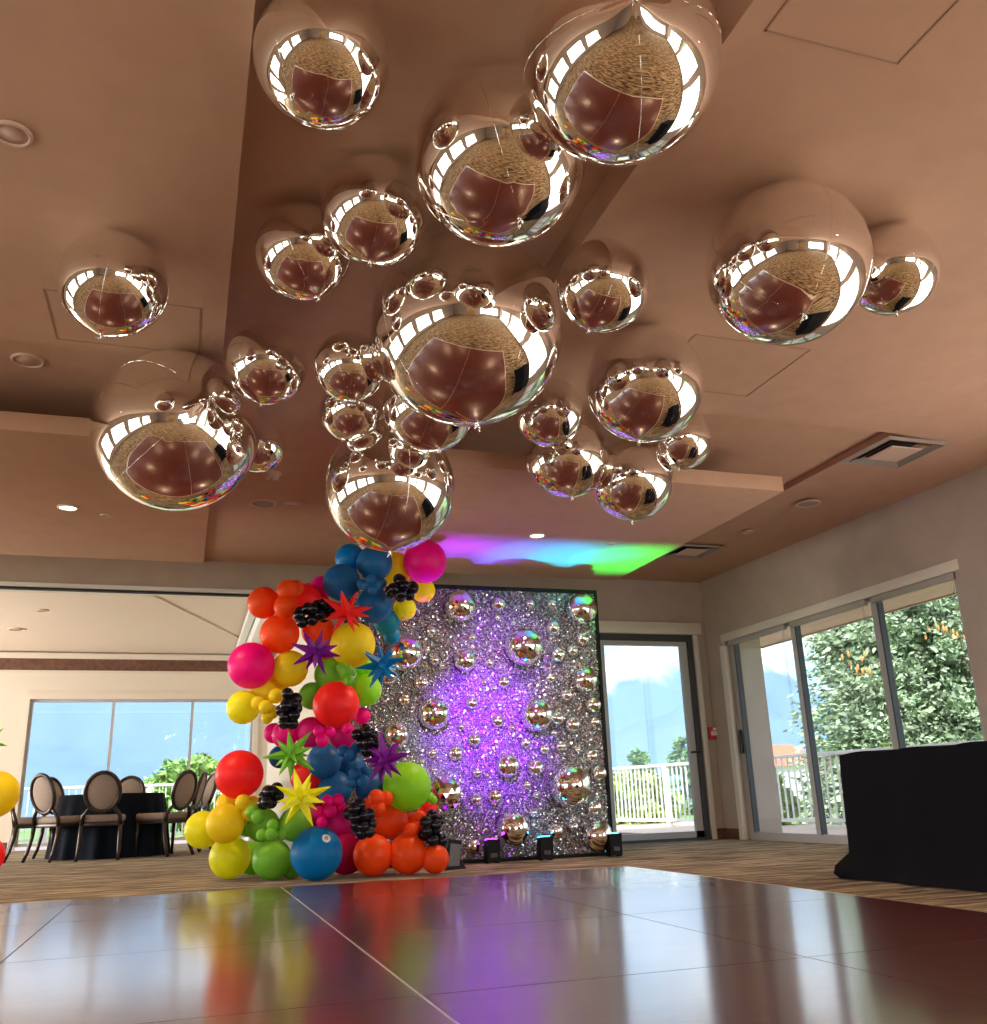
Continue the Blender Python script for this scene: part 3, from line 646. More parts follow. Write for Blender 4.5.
BALLS = [(458.4, 607.5, 15), (497.8, 604.4, 7), (529.7, 603.8, 4.5), (551, 604.4, 5), (578.8, 610.6, 14.5), (552.2, 628, 7), (581.5, 638.8, 6.5), (521.3, 647.5, 18), (556.3, 654.7, 7.5), (571.9, 650.6, 5.5), (464, 661, 10.5), (434.4, 660, 5), (471.9, 637.5, 4), (431, 631, 5), (403.8, 653.8, 17), (582.8, 680.3, 12), (550, 678, 5), (421, 683, 7), (503, 682, 6), (489, 663, 4.5), (592, 705, 7.5), (565.6, 695, 6), (432.8, 713.8, 15), (534.4, 715.3, 15.5), (471, 703, 6), (556.3, 718.4, 6.5), (571.3, 724.7, 7.5), (496.9, 721, 6), (593.8, 722, 5), (473.4, 739.7, 6.5), (454.7, 753, 7), (525, 743, 5), (543.8, 749, 5), (560.3, 746, 5), (590.6, 756, 6), (432, 753, 4.5), (506, 765.6, 11.5), (534.4, 767.8, 8), (476.6, 772.5, 4.5), (567.2, 785.6, 19.5), (597.5, 773.4, 7.5), (442.2, 793.8, 18), (526.6, 785, 4.5), (494.4, 796, 7), (475.6, 799, 5.5), (592.8, 807.5, 7.5), (532.8, 812.5, 4.5), (511, 828, 16), (554, 831, 8), (573.4, 826.6, 4.5), (595.3, 835.6, 14), (473.4, 846, 7), (404, 700, 6), (388, 676, 9), (396, 735, 12), (376, 800, 14)]
cells = []
for (x, y, r) in BALLS:
    P = at(x, y, BY-.02); dep = (P-Vector((0, 0, EYE))).dot(FW); cells.append((P.x-bd.location.x, P.z, r*dep/F_PX))
rr_ = random.Random(3)
while len(cells) < 100:
    x, z, r = rr_.uniform(-hw+.06, hw-.06), rr_.uniform(.06, BH-.08), rr_.uniform(.02, .034)
    if all((x-a)**2+(z-c_)**2 > (r+s_+.01)**2 for a, c_, s_ in cells): cells.append((x, z, r))
for k, (x, z, r) in enumerate(cells):
    link('mirror_ball', ME_disco if k in (41,) else ME_ball, bd, (x, -.006-r*.5, z), r*1.08)
# the mass of small faceted beads
bm = bmesh.new(); bmesh.ops.create_icosphere(bm, subdivisions=1, radius=1)
IV = np.array([v.co[:] for v in bm.verts]); IF = np.array([[v.index for v in f.verts] for f in bm.faces]); bm.free()
keep = IV[IF].mean(1)[:, 1] < .25; IF = IF[keep]
pts = []; sp_ = .0212; row = 0; z = .04
while z < BH-.04:
    x = -hw+.045+(row % 2)*sp_/2
    while x < hw-.04:
        pts.append((x, z)); x += sp_
    z += sp_*.86; row += 1
pts = np.array(pts)+RNG.normal(size=(len(pts), 2))*.0035
ca = np.array(cells); dd = np.sqrt(((pts[:, None, :]-ca[None, :, :2])**2).sum(2))-ca[None, :, 2]; pts = pts[dd.min(1) > .002]
n = len(pts); rad = RNG.uniform(.0084, .0122, n); rad[RNG.random(n) < .12] = .018
ang = RNG.uniform(0, 2*PI, n); ax = RNG.uniform(-.5, .5, n)
ca_, sa_ = np.cos(ang), np.sin(ang); V = np.empty((n, len(IV), 3))
X, Y, Z = IV[:, 0], IV[:, 1], IV[:, 2]
xr = X[None]*ca_[:, None]-Z[None]*sa_[:, None]; zr = X[None]*sa_[:, None]+Z[None]*ca_[:, None]; cx, sx = np.cos(ax)[:, None], np.sin(ax)[:, None]
V[..., 0] = xr*rad[:, None]+pts[:, :1]; V[..., 1] = (Y[None]*cx-zr*sx)*rad[:, None]-RNG.uniform(.0, .018, n)[:, None]; V[..., 2] = (Y[None]*sx+zr*cx)*rad[:, None]+pts[:, 1:]
Fm = (IF[None]+(np.arange(n)*len(IV))[:, None, None]).reshape(-1, 3)
o = link('small_mirror_balls', mesh_np('small_mirror_balls', V.reshape(-1, 3), Fm, M_bead), bd); o['kind'] = 'stuff'

# uplights standing along its foot
def uplight(px, py, col, label, rz=0.0, Y=8.28):
    p = at(px, py, Y); r = empty('uplight', (p.x, Y, 0), rz); tag(r, label, 'uplight', 'small black uplights along the foot of the backdrop')
    q = MB(); q.add([(-.058, -.05, .012), (.058, -.05, .012), (.058, .06, .012), (-.058, .06, .012), (-.058, -.06, .20), (.058, -.06, .20), (.058, .045, .185), (-.058, .045, .185)],
          [(0, 3, 2, 1), (4, 5, 6, 7), (0, 1, 5, 4), (1, 2, 6, 5), (2, 3, 7, 6), (3, 0, 4, 7)]); q.build('housing', M_black, r)
    q = MB(); q.box(-.048, .048, -.05, .035, .198, .203, 0, Matrix.Translation((0, 0, 0)) @ Matrix.Rotation(-.14, 4, 'X')); q.build('lens', emis('uplight_'+label[:6], col, 4.0), r)
    for s_ in (-1, 1):
        q = MB(); q.box(s_*.045-.01, s_*.045+.01, -.04, .05, 0, .012); q.build('foot', M_black, r)
    q = MB(); q.box(-.03, .03, -.062, -.053, .05, .085); q.build('control_panel', mat('panel_dark', (.05, .05, .055), .4), r)
    return r
UPS = 1.0
C_PUR, C_BLU, C_GRN, C_WHT = (.45, .03, 1.0), (.05, .45, 1.0), (.08, 1.0, .35), (.85, .92, 1.0)
u2 = uplight(492, 852, C_PUR, 'violet-lit small black uplight, second from the garland'); u3 = uplight(545, 848, C_BLU, 'cyan-lit small black uplight, third from the garland'); u4 = uplight(614, 846, C_GRN, 'green-lit small black uplight at the backdrop right corner')
p = at(451, 858, 7.80); r = empty('uplight', (p.x, 7.80, 0), .25); tag(r, 'black uplight tipped back beside the garland, grey panel showing', 'uplight', 'small black uplights along the foot of the backdrop')
q = MB(); q.add([(-.11, -.05, 0), (.05, -.05, 0), (.05, .10, 0), (-.11, .10, 0), (-.03, -.02, .24), (.09, -.02, .22), (.09, .08, .20), (-.03, .08, .22)], [(0, 3, 2, 1), (4, 5, 6, 7), (0, 1, 5, 4), (1, 2, 6, 5), (2, 3, 7, 6), (3, 0, 4, 7)]); q.build('housing', M_black, r)
q = MB(); q.add([(-.06, -.052, .03), (.045, -.052, .03), (.078, -.026, .19), (-.018, -.026, .205), (-.06, -.058, .03), (.045, -.058, .03), (.078, -.032, .19), (-.018, -.032, .205)], [(4, 5, 6, 7), (0, 1, 5, 4), (1, 2, 6, 5), (2, 3, 7, 6), (3, 0, 4, 7)]); q.build('control_panel', mat('panel_grey', (.10, .10, .11), .5), r)
q = MB(); q.add([(.06, -.04, 0), (.12, -.04, 0), (.12, .05, 0), (.06, .05, 0), (.075, 0, .10), (.09, .02, .10)], [(0, 1, 4), (1, 2, 5, 4), (2, 3, 5), (3, 0, 4, 5)]); q.build('bracket', M_black, r)
# added spots without fixtures among the orbs, for the backdrop's purple and white glow
spot('backdrop_glow_spot', (1.80, 5.25, 2.62), at(486, 735, 8.45), (.30, .004, 1.0), 4200, .40, .95, .04)
spot('backdrop_glow_spot', (1.80, 5.25, 2.62), at(505, 660, 8.45), (.36, .03, 1.0), 700, .36, .95, .04)
spot('backdrop_glow_spot', (1.74, 5.25, 2.62), at(424, 757, 8.45), (.82, .90, 1.0), 330, .24, .95, .04)
# the uplights' beams: up past the beads and onto the slab above
for (x, tx, col, w) in ((2.20, 2.05, (.30, .01, 1.0), 100), (u2.location.x, 2.52, (.10, .02, 1.0), 130), (u3.location.x, 3.12, (.0, .22, 1.0), 190), (u3.location.x+.06, 3.55, (.0, .62, .9), 110), (u4.location.x, 4.08, (.03, 1.0, .12), 170)):
    spot('uplight_lamp', (x, 8.22, .215), (tx, 8.02, ZS), col, w*UPS*3.6, .54, .85, .03)

# ------------------------------------------------------------------ balloon garland
def balloon_mesh(vinyl=False):
    b_ = MB(); nu, nv = 40, 26; vs = []
    for j in range(nv+1):
        th = PI*j/nv
        for i in range(nu):
            ph = 2*PI*i/nu; rr = 1+(.03*math.cos(th)+.05*math.exp(-((PI-th)/.22)**2) if not vinyl else .012*math.cos(4*ph)*math.sin(th))
            vs.append((rr*math.sin(th)*math.cos(ph), rr*math.sin(th)*math.sin(ph), rr*math.cos(th)))
    b_.add(vs, [(j*nu+i, (j+1)*nu+i, (j+1)*nu+(i+1) % nu, j*nu+(i+1) % nu) for j in range(nv) for i in range(nu)], True)
    return b_
_bm, _vm = balloon_mesh(), balloon_mesh(True)
_kn = MB().lathe([(.02, -1.03), (.03, -1.06), (.06, -1.11), (.05, -1.12)], 8)
_sm = MB()
for ph in (PI/2, -PI/2): _sm.tube([(1.004*math.sin(th)*math.cos(ph), 1.004*math.sin(th)*math.sin(ph), 1.004*math.cos(th)) for th in [.35+j*.07 for j in range(36)]], .006, 5)
BM, VM, KM, SMM = {}, {}, {}, {}
for k, m in LATEX.items():
    BM[k] = _bm.mesh('latex_skin', m); VM[k] = _vm.mesh('vinyl_skin', m); KM[k] = _kn.mesh('knot', m); SMM[k] = _sm.mesh('seam', m)
GRP = 'balloons of the garland beside the backdrop'
# x, y, radius in the picture, layer (0 front .. 3 back), colour, label, vinyl
G = [
 (263.5, 603, 16, 1, 'orange', 'orange balloon at the upper left end of the garland', 0),
 (279.5, 634, 19.5, 1, 'orange', 'larger orange balloon right above the flat magenta balloon', 0),
 (305, 600, 16, 2, 'coral', 'red-orange balloon behind the upper left black cluster', 0),
 (318, 631, 16.5, 1.6, 'orange', 'dark orange balloon under the upper left black cluster, behind the purple star', 0),
 (326, 651, 9, 2.2, 'orange', 'small orange balloon between purple star and big yellow balloon', 0),
 (322, 588, 12, 2.4, 'magenta', 'magenta balloon peeping out left of the blue balloons near the top', 0),
 (309, 592, 9, 2.6, 'magenta', 'small magenta balloon peeping over the upper left black cluster', 0),
 (350, 559, 15, 2, 'cyan', 'blue balloon at the very top, hindmost of the top three', 0),
 (374, 563.5, 18, .8, 'blue', 'blue balloon at the very top, rightmost of the top three', 0),
 (341.5, 582.5, 18.5, .8, 'blue', 'blue balloon at the very top, leftmost and lowest of the top three', 0),
 (374, 605.5, 18, .9, 'blue', 'blue balloon right of the red star, below the tiny blue bunch', 0),
 (386.5, 622, 13, 1.8, 'teal', 'teal balloon peeping out below the blue balloon by the red star', 0),
 (391.5, 636, 8.5, 2.2, 'teal', 'small teal balloon above the blue star', 0),
 (395, 570, 18, 2, 'yellow', 'yellow balloon behind the topmost black cluster', 0),
 (423, 590.5, 12, 1.6, 'lemon', 'small lemon balloon directly under the round magenta balloon', 0),
 (404.5, 609, 11.5, 1.4, 'lemon', 'small lemon balloon directly under the topmost black cluster', 0),
 (425, 561.5, 21.5, .4, 'magenta', 'round magenta balloon at the top right end of the garland', 1),
 (352.7, 644.5, 22.5, .5, 'yellow', 'big yellow balloon under the red star', 1),
 (251.3, 665.5, 23, .3, 'magenta', 'big flat magenta balloon at the left, seam showing', 2),
 (290, 668.5, 18, 1.2, 'yellow', 'yellow balloon right of the flat magenta balloon', 0),
 (276, 680, 14, 2, 'yellow', 'yellow balloon half hidden below the flat magenta balloon', 0),
 (243, 707.5, 16.5, .9, 'lemon', 'yellow balloon at the left, hanging before the far window', 0),
 (263.5, 693, 14, 1.5, 'yellow', 'deep yellow balloon between left yellow balloon and black cluster', 0),
 (330, 675, 16, 1.3, 'green', 'green balloon above the big red balloon', 0),
 (365.6, 690.5, 16, 1.3, 'lime', 'light green balloon right of the big red balloon', 0),
 (312, 696, 13.5, 1.8, 'green', 'green balloon left of the big red balloon', 0),
 (364, 667, 12, 2.2, 'lime', 'light green balloon behind the blue star', 0),
 (336, 704.5, 23, .2, 'coral', 'big red balloon in the middle of the garland', 1),
 (311, 733, 15.5, 1.2, 'pink', 'dark pink balloon below and left of the big red balloon', 0),
 (343, 736, 14, 1.4, 'pink', 'dark pink balloon below the big red balloon, behind the tiny pink bunch', 0),
 (362, 716, 8.5, 1.6, 'magenta', 'small pink balloon at the lower right of the big red balloon', 0),
 (285, 735, 13, 1.6, 'magenta', 'pink balloon under the left black cluster, above the green star', 0),
 (274, 733, 10, 2.2, 'magenta', 'small pink balloon at the left edge above the green star', 0),
 (324, 761.3, 17, .8, 'blue', 'blue balloon right of the green star', 0),
 (352, 768, 14, 1.4, 'blue', 'blue balloon left of the lower purple star', 0),
 (335, 789, 17.5, 1.3, 'blue', 'blue balloon above the lower pink bunch', 0),
 (369.5, 787, 15.5, 1.5, 'blue', 'blue balloon under the lower purple star', 0),
 (280, 757, 11, 2.3, 'blue', 'dark blue balloon hidden behind the green star', 0),
 (306, 777, 16, 1.5, 'coral', 'red-orange balloon behind the yellow star', 0),
 (318, 805, 13, 2.2, 'crimson', 'dark red balloon behind the tip of the yellow star', 0),
 (407, 786.5, 24, .2, 'lime', 'big lime green balloon at the right before the backdrop', 2),
 (239.4, 774.3, 23.5, .5, 'coral', 'big coral red balloon at the left, above the yellow balloons', 2),
 (203, 830, 18, 1.0, 'lemon', 'lemon balloon, leftmost of the bottom yellow group', 0),
 (225.3, 823.5, 19, .4, 'yellow', 'yellow balloon in front of the bottom yellow group', 0),
 (230, 857, 20.5, .8, 'lemon', 'lemon balloon resting on the carpet at the bottom left', 0),
 (228, 804, 12, 1.8, 'yellow', 'yellow balloon directly under the big coral red balloon', 0),
 (262.5, 825, 16.5, 1.2, 'green', 'green balloon below the lower left black cluster', 0),
 (295, 824.5, 16.5, 1.0, 'green', 'green balloon under the yellow star', 0),
 (271.7, 859.5, 19.5, .3, 'green', 'front green balloon resting on the carpet left of the big blue balloon', 0),
 (252.5, 858, 16, 1.4, 'green', 'darker green balloon on the carpet between lemon and green balloons', 0),
 (249, 823, 13, 2.0, 'green', 'green balloon between the bottom yellow group and the tiny green bunch', 0),
 (291, 866, 12, 1.8, 'green', 'low green balloon hidden behind the big blue balloon', 0),
 (316.3, 853.3, 25.7, .1, 'cyan', 'big blue balloon on the carpet with a white round sticker', 1),
 (338, 826, 15.5, 1.1, 'pink', 'pink balloon above and right of the big blue balloon', 0),
 (346, 853, 20.5, 1.0, 'crimson', 'crimson balloon on the carpet between blue and orange balloons', 0),
 (316, 817, 11, 1.8, 'pink', 'small pink balloon at the right of the yellow star tip', 0),
 (389.8, 820.7, 18, .8, 'orange', 'orange balloon under the big lime green balloon', 0),
 (373, 855, 20, .4, 'orange', 'front orange balloon on the carpet, left of two', 0),
 (407.5, 854, 19.5, .7, 'orange', 'orange balloon on the carpet, right of the front orange one', 0),
 (435, 859, 14, 1.3, 'orange', 'orange balloon behind the tipped uplight', 0),
 (412, 823, 10, 1.4, 'orange', 'small orange balloon left of the lowest right black cluster', 0),
 (427, 808, 10, 1.8, 'coral', 'small red-orange balloon above the lowest right black cluster', 0),
]
R_Y = [7.52, 7.66, 7.80, 7.92]
items = []
for g_ in G:
    x, y, rp, ly = g_[:4]; base = 7.62+.14*ly
    if x < 260: base += .10
    P = at(x, y, base); t_ = (P-Vector((0, 0, EYE))).dot(FW); items.append([g_, t_, rp])
# ease overlapping neighbours apart along their own lines of sight
for it in range(60):
    for a in range(len(items)):
        for c_ in range(a):
            A, Bq = items[a], items[c_]; ra, rb = A[2]*A[1]/F_PX, Bq[2]*Bq[1]/F_PX
            pa = ray(A[0][0], A[0][1])*A[1]; pb = ray(Bq[0][0], Bq[0][1])*Bq[1]; need = .86*(ra+rb); dl = (pa-pb).length
            if dl < need:
                s_ = 1 if A[0][3] >= Bq[0][3] else -1; A[1] += s_*.006; Bq[1] -= s_*.006
    for A in items:
        lo, hi = 7.05, 8.22-A[2]*A[1]/F_PX*.9
        if A[0][0] < 300: hi = 8.3
        yv = (ray(A[0][0], A[0][1])*A[1]).y
        if yv > hi: A[1] *= hi/yv
        if yv < lo: A[1] *= lo/yv
for g_, t_, rp in items:
    x, y, _, ly, c_, lb, vin = g_; P = atd(x, y, t_); r = rp*t_/F_PX
    if P.z-r < .003 or (y > 850 and rp > 12):
        # rest on the carpet
        s_ = (EYE-.002)/(-(ray(x, y).z)*1.0+rp/F_PX) if ray(x, y).z < 0 else t_
        if abs(s_-t_) < .9: t_ = s_; P = atd(x, y, t_); r = rp*t_/F_PX
    q_ = Vector((0, 0, -1)).rotation_difference(Vector((random.gauss(0, .4), 1.0, random.gauss(0, .4)-.2)).normalized()) if not vin else Quaternion((0, 0, 1), math.atan2(-P.x, P.y)+PI+{2: .25}.get(vin, 1.2))
    o = empty('balloon', P); o.rotation_mode = 'QUATERNION'; o.rotation_quaternion = q_; o.scale = (r, r, r)
    link('latex_skin', (VM if vin else BM)[c_], o)
    if vin == 2: link('seam', SMM[c_], o)
    if not vin: link('knot', KM[c_], o)
    tag(o, lb, 'balloon', GRP)
    if 'sticker' in lb:
        d = ((atd(326, 838.6, t_)-P)); d.z = d.z; v = -ray(x, y).normalized(); lat = d-v*d.dot(v); v = (lat+v*math.sqrt(max(.0, r*r-lat.length_squared))).normalized()
        qs = q_.inverted() @ Vector((0, 0, 1)).rotation_difference(v); pl = q_.inverted() @ (v*1.012)
        q = MB(); q.lathe([(.17, -.02), (.17, .004), (.001, .008)], 24, cap=False); s1 = q.build('sticker', M_white, o); s1.location = pl; s1.rotation_mode = 'QUATERNION'; s1.rotation_quaternion = qs; s1['label'] = 'white round sticker'
        q = MB(); q.lathe([(.075, .006), (.075, .014), (.03, .014), (.03, .006)], 20, cap=False); s2 = q.build('valve_mark', mat('sticker_grey', (.25, .27, .3), .5), s1)

# bunches of tiny balloons
def bunch(pts, layer_y, c_, label, name='balloon_bunch', cat='balloon bunch', grp='bunches of tiny balloons tucked into the garland'):
    c0 = at(sum(p[0] for p in pts)/len(pts), sum(p[1] for p in pts)/len(pts), layer_y); r_ = empty(name, c0); tag(r_, label, cat, grp)
    for (x, y, rp, *dz) in pts:
        P = at(x, y, layer_y+(dz[0] if dz else 0)); t_ = (P-Vector((0, 0, EYE))).dot(FW)
        q_ = Vector((0, 0, -1)).rotation_difference(Vector((random.gauss(0, .4), 1, random.gauss(0, .4))).normalized())
        link('balloon', BM[c_], r_, P-c0, rp*t_/F_PX, q_)
    return r_
bunch([(287.7, 590.5, 11), (286, 607, 12), (296, 588, 8, .05)], 7.56, 'orange', 'bunch of small orange balloons at the upper left of the garland')
bunch([(371, 580, 5.5), (366, 586, 5, .02), (377, 585, 5.5, .02), (373, 589.5, 5.5), (362, 584, 5, .06), (382, 583, 5, .06)], 7.36, 'blue', 'bunch of tiny blue balloons between the top blue balloons')
bunch([(266, 707, 7), (258, 703, 7, .05), (272, 712, 7, .04), (276, 696, 7.5, .03), (267, 718, 6, .06)], 7.45, 'yellow', 'bunch of tiny yellow balloons left of the black cluster at mid height')
bunch([(347, 672, 7.5), (349, 681, 5.5, -.04), (342, 668, 6, .05)], 7.52, 'green', 'bunch of tiny green balloons below the big yellow balloon')
bunch([(319, 731, 5.8), (330, 732, 5.6), (322, 740.5, 6.6, -.03), (347, 729, 5, .05)], 7.32, 'magenta', 'bunch of tiny pink balloons below the big red balloon')
bunch([(350.8, 754.5, 6.5), (343, 751, 6, .05), (356, 748, 6, .06), (355, 774, 6.5), (362.5, 781, 6.5), (352, 782, 6, .03), (365, 771, 5.5, .04)], 7.40, 'blue', 'bunch of tiny blue balloons left of the lower purple star')
bunch([(327.5, 801, 6), (338, 800, 6), (330, 811, 6.5, -.03), (341, 807, 5.5, .02), (322, 822, 5.5, .02), (320, 812, 5.5, .05)], 7.36, 'magenta', 'bunch of tiny magenta balloons above the big blue balloon')
bunch([(262, 835, 6), (271, 834.5, 6.6, -.03), (281.5, 834.5, 6), (273, 825, 6, -.01), (258, 817, 7, .1), (253, 812, 7, .14)], 7.30, 'green', 'bunch of tiny green balloons above the front green balloon')
bunch([(243, 802, 7.5), (249, 813, 7.5), (253, 803, 7, .04), (240, 811, 6, .05)], 7.66, 'yellow', 'bunch of tiny yellow balloons under the big coral red balloon')
bunch([(376.5, 798, 8.5), (386, 798.5, 7.5, .04), (378, 808, 7.5), (369, 803, 6, .05)], 7.48, 'orange', 'bunch of tiny orange balloons left of the big lime green balloon')
bunch([(411, 830, 7), (417, 826, 6.5, .04), (407, 837, 6, .03), (420, 817, 6.5, .05)], 7.44, 'orange', 'bunch of tiny orange balloons beside the lowest right black cluster')
bunch([(429, 797, 5), (433, 800, 4.5, .02)], 7.72, 'lime', 'two tiny lime balloons behind the big lime green balloon')
# black clusters
def black_cluster(x, y, rx, ry, rot, Y, label, rp=6.2):
    rg = random.Random(int(x*7+y)); pts = []
    ca, sa = math.cos(rot), math.sin(rot); tries = 0
    while tries < 900 and len(pts) < 44:
        tries += 1; u, v, w = rg.uniform(-1, 1), rg.uniform(-1, 1), rg.uniform(-1, .3)
        if u*u+v*v+w*w > 1: continue
        px, py, pw = u*(rx-rp*.8), v*(ry-rp*.8), w*(min(rx, ry)-rp*.5)
        X_, Y_ = x+px*ca-py*sa, y+px*sa+py*ca
        if all((X_-a)**2+(Y_-b_)**2+(pw-c_)**2 > (1.32*rp)**2 for a, b_, c_ in [(p[0], p[1], p[4]) for p in pts]): pts.append((X_, Y_, rp*rg.uniform(.9, 1.08), pw*.0085, pw))
    bunch([p[:4] for p in pts], Y, 'black', label, 'black_balloon_cluster', 'balloon cluster', 'grape-like black balloon clusters on the garland')
black_cluster(402, 588.5, 17, 17, 0, 7.40, 'black balloon cluster at the top, beside the round magenta balloon')
black_cluster(314, 612, 24, 14, -.35, 7.38, 'black balloon cluster between the orange balloons and the red star')
black_cluster(289, 709, 14, 23.5, .15, 7.34, 'black balloon cluster left of the big red balloon')
black_cluster(366.5, 740, 14.5, 21, -.35, 7.36, 'black balloon cluster above the lower purple star')
black_cluster(270, 796.5, 15.5, 15.5, 0, 7.38, 'black balloon cluster right of the big coral red balloon')
black_cluster(361, 818.5, 15, 24, -.42, 7.22, 'black balloon cluster right of the tiny magenta bunch, above the front orange balloon')
black_cluster(432, 831, 14, 23.5, -.25, 7.42, 'black balloon cluster at the lower right, above the tipped uplight')

# spiky star balloons
def star(x, y, Y, ln, col, label, seed, n=13):
    P = at(x, y, Y); t_ = (P-Vector((0, 0, EYE))).dot(FW); R_ = ln*t_/F_PX
    r_ = empty('star_balloon', P); tag(r_, label, 'star balloon', 'spiky star balloons on the garland')
    m = LATEX[col]; rg = random.Random(seed); off = rg.uniform(0, 6)
    q = MB(); q.lathe([(.001, R_*.24)]+[(R_*.25*math.sin(a), R_*.25*math.cos(a)) for a in [.3, .7, 1.1, 1.57, 2.0, 2.5, 2.9]], 14, cap=False); q.build('core', m, r_)
    cone = MB(); prof = []
    for k in range(5):
        u = k/4; rad = R_*.19*(1-u)**.9+.002
        prof.append((rad, R_*(.10+.90*u)))
    cone.lathe(prof, 4); me = cone.mesh('spike', m); me.polygons.foreach_set('use_smooth', [False]*len(me.polygons))
    for k in range(n):
        zz = 1-2*(k+.5)/n; ph = k*2.399963+off; d = Vector((math.sqrt(1-zz*zz)*math.cos(ph), zz*.9, math.sqrt(1-zz*zz)*math.sin(ph))).normalized()
        link('spike', me, r_, (0, 0, 0), rg.uniform(.82, 1.12), Vector((0, 0, 1)).rotation_difference(d))
    return r_
star(347, 612, 7.25, 27, 'coral', 'red spiky star balloon near the top, beside the blue balloons', 1)
star(315.5, 652, 7.22, 26, 'purple', 'upper purple spiky star balloon, left of the big yellow balloon', 2)
star(382.4, 665, 7.34, 25, 'cyan', 'blue spiky star balloon at the right before the backdrop', 3, 15)
star(291.4, 754, 7.26, 27, 'green', 'green spiky star balloon at mid height left', 4)
star(383.5, 759.5, 7.20, 26, 'purple', 'lower purple spiky star balloon, above the big lime green balloon', 5, 14)
star(300.7, 797.5, 7.12, 30, 'lemon', 'yellow spiky star balloon above the green balloons', 6, 13)
# second garland just reaching in at the left edge
for (x, y, rp, c_, lb) in ((-5, 795, 22.5, 'yellow', 'yellow balloon cut by the left edge of the picture'), (-16, 857, 19, 'coral', 'red balloon cut by the left edge, low near the carpet'), (-22, 825, 20, 'orange', 'orange balloon beyond the left edge')):
    if c_ == 'orange': continue
    P = at(x, y, 7.9); t_ = (P-Vector((0, 0, EYE))).dot(FW); o = empty('balloon', P); o.scale = [rp*t_/F_PX]*3
    link('latex_skin', BM[c_], o); link('knot', KM[c_], o); tag(o, lb, 'balloon', 'balloons at the left edge')
star(-14, 742, 7.9, 20, 'green', 'green spiky star balloon cut by the left edge of the picture', 9)

# ------------------------------------------------------------------ round table and oval back chairs in the far room
M_cloth = mat('black_cloth', (.006, .0065, .009), .9, spec=.1, bump=.05, noise_scale=60)
M_navy = mat('dark_table_linen', (.004, .008, .016), .8, spec=.15)
def round_cloth(R_, h, n=160):
    b_ = MB(); vs = []; fs = []; lv = [0, .02, .06, .15, .3, .45, .6, .75, .9, 1.0]
    rg = random.Random(2); ph_ = [rg.uniform(0, 6) for _ in range(4)]
    for i_, u in enumerate(lv):
        for j in range(n):
            a = 2*PI*j/n; f = .5+.5*math.sin(a*13+ph_[0])+.35*math.sin(a*21+ph_[1])+.3*math.sin(a*7+ph_[2])
            rr = R_*(1+.01*min(1, u*20))+u*.04+u**.8*.055*f; z = h-u*(h-.012)-.006*(1 if i_ else 0)
            vs.append((rr*math.cos(a), rr*math.sin(a), z))
    for i_ in range(len(lv)-1):
        for j in range(n): fs.append((i_*n+j, (i_+1)*n+j, (i_+1)*n+(j+1) % n, i_*n+(j+1) % n))
    b_.add(vs, fs, True); b_.add([(R_*.985*math.cos(2*PI*j/n), R_*.985*math.sin(2*PI*j/n), h+.002) for j in range(n)], [tuple(range(n))]); return b_
TX, TY = -.85, 13.45
tb = empty('round_table', (TX, TY, 0)); tag(tb, 'round table under a floor-length black cloth in the far room', 'table')
round_cloth(.63, .76).build('tablecloth', M_navy, tb)
M_frame = mat('bronze_frame', (.055, .042, .036), .3, metal=.6)
M_uph = mat('taupe_upholstery', (.34, .26, .21), .8, noise_amt=.08, noise_scale=60)
def make_chair():
    r = empty('oval_back_chair')
    b_ = MB(); b_.box(-.235, .235, -.20, .25, .43, .515, .028); b_.build('seat', M_uph, r)
    b_ = MB(); b_.box(-.225, .225, -.21, .235, .385, .43, .008); b_.build('seat_rail', M_frame, r)
    def bk(u): return -.245-.11*(u-.56)/.44    # the back leans away
    pad = MB(); ring = []; nn = 44
    for sgn in (1, -1):
        vs = [(0, bk(.775)+sgn*.03, .775)]; fs = []
        for k, f in enumerate((.5, .85, 1.0)):
            for j in range(nn):
                a = 2*PI*j/nn; z = .775+.205*f*math.sin(a); vs.append((.175*f*math.cos(a), bk(z)+sgn*(.026, .016, 0)[k], z))
        for j in range(nn):
            fs.append((0, 1+j, 1+(j+1) % nn))
            for k in range(2): fs.append((1+k*nn+j, 1+(k+1)*nn+j, 1+(k+1)*nn+(j+1) % nn, 1+k*nn+(j+1) % nn))
        pad.add(vs, fs, True)
    pad.build('backrest_pad', M_uph, r)
    b_ = MB(); b_.tube([(.192*math.cos(2*PI*j/nn), bk(.775+.222*math.sin(2*PI*j/nn)), .775+.222*math.sin(2*PI*j/nn)) for j in range(nn)], .024, 8, True); b_.build('back_frame', M_frame, r)
    b_ = MB(); b_.tube([(-.05, bk(.99), .985), (-.03, bk(.99)-.035, .98), (.03, bk(.99)-.035, .98), (.05, bk(.99), .985)], .008, 6); b_.build('grip', M_frame, r)
    for s_ in (-1, 1):
        b_ = MB(); b_.tube([(s_*.125, bk(.60), .608), (s_*.165, bk(.56)+.004, .56), (s_*.205, -.225, .50), (s_*.215, -.205, .40)], [.020, .022, .025, .026], 8); b_.build('stile', M_frame, r)
        b_ = MB(); b_.tube([(s_*.215, -.20, .43), (s_*.218, -.215, .28), (s_*.222, -.25, .12), (s_*.228, -.30, .0)], [.027, .024, .021, .019], 8); b_.build('leg', M_frame, r)
        b_ = MB(); b_.tube([(s_*.205, .215, .43), (s_*.207, .218, .25), (s_*.208, .222, .0)], [.027, .023, .018], 8); b_.build('leg', M_frame, r)
    return r
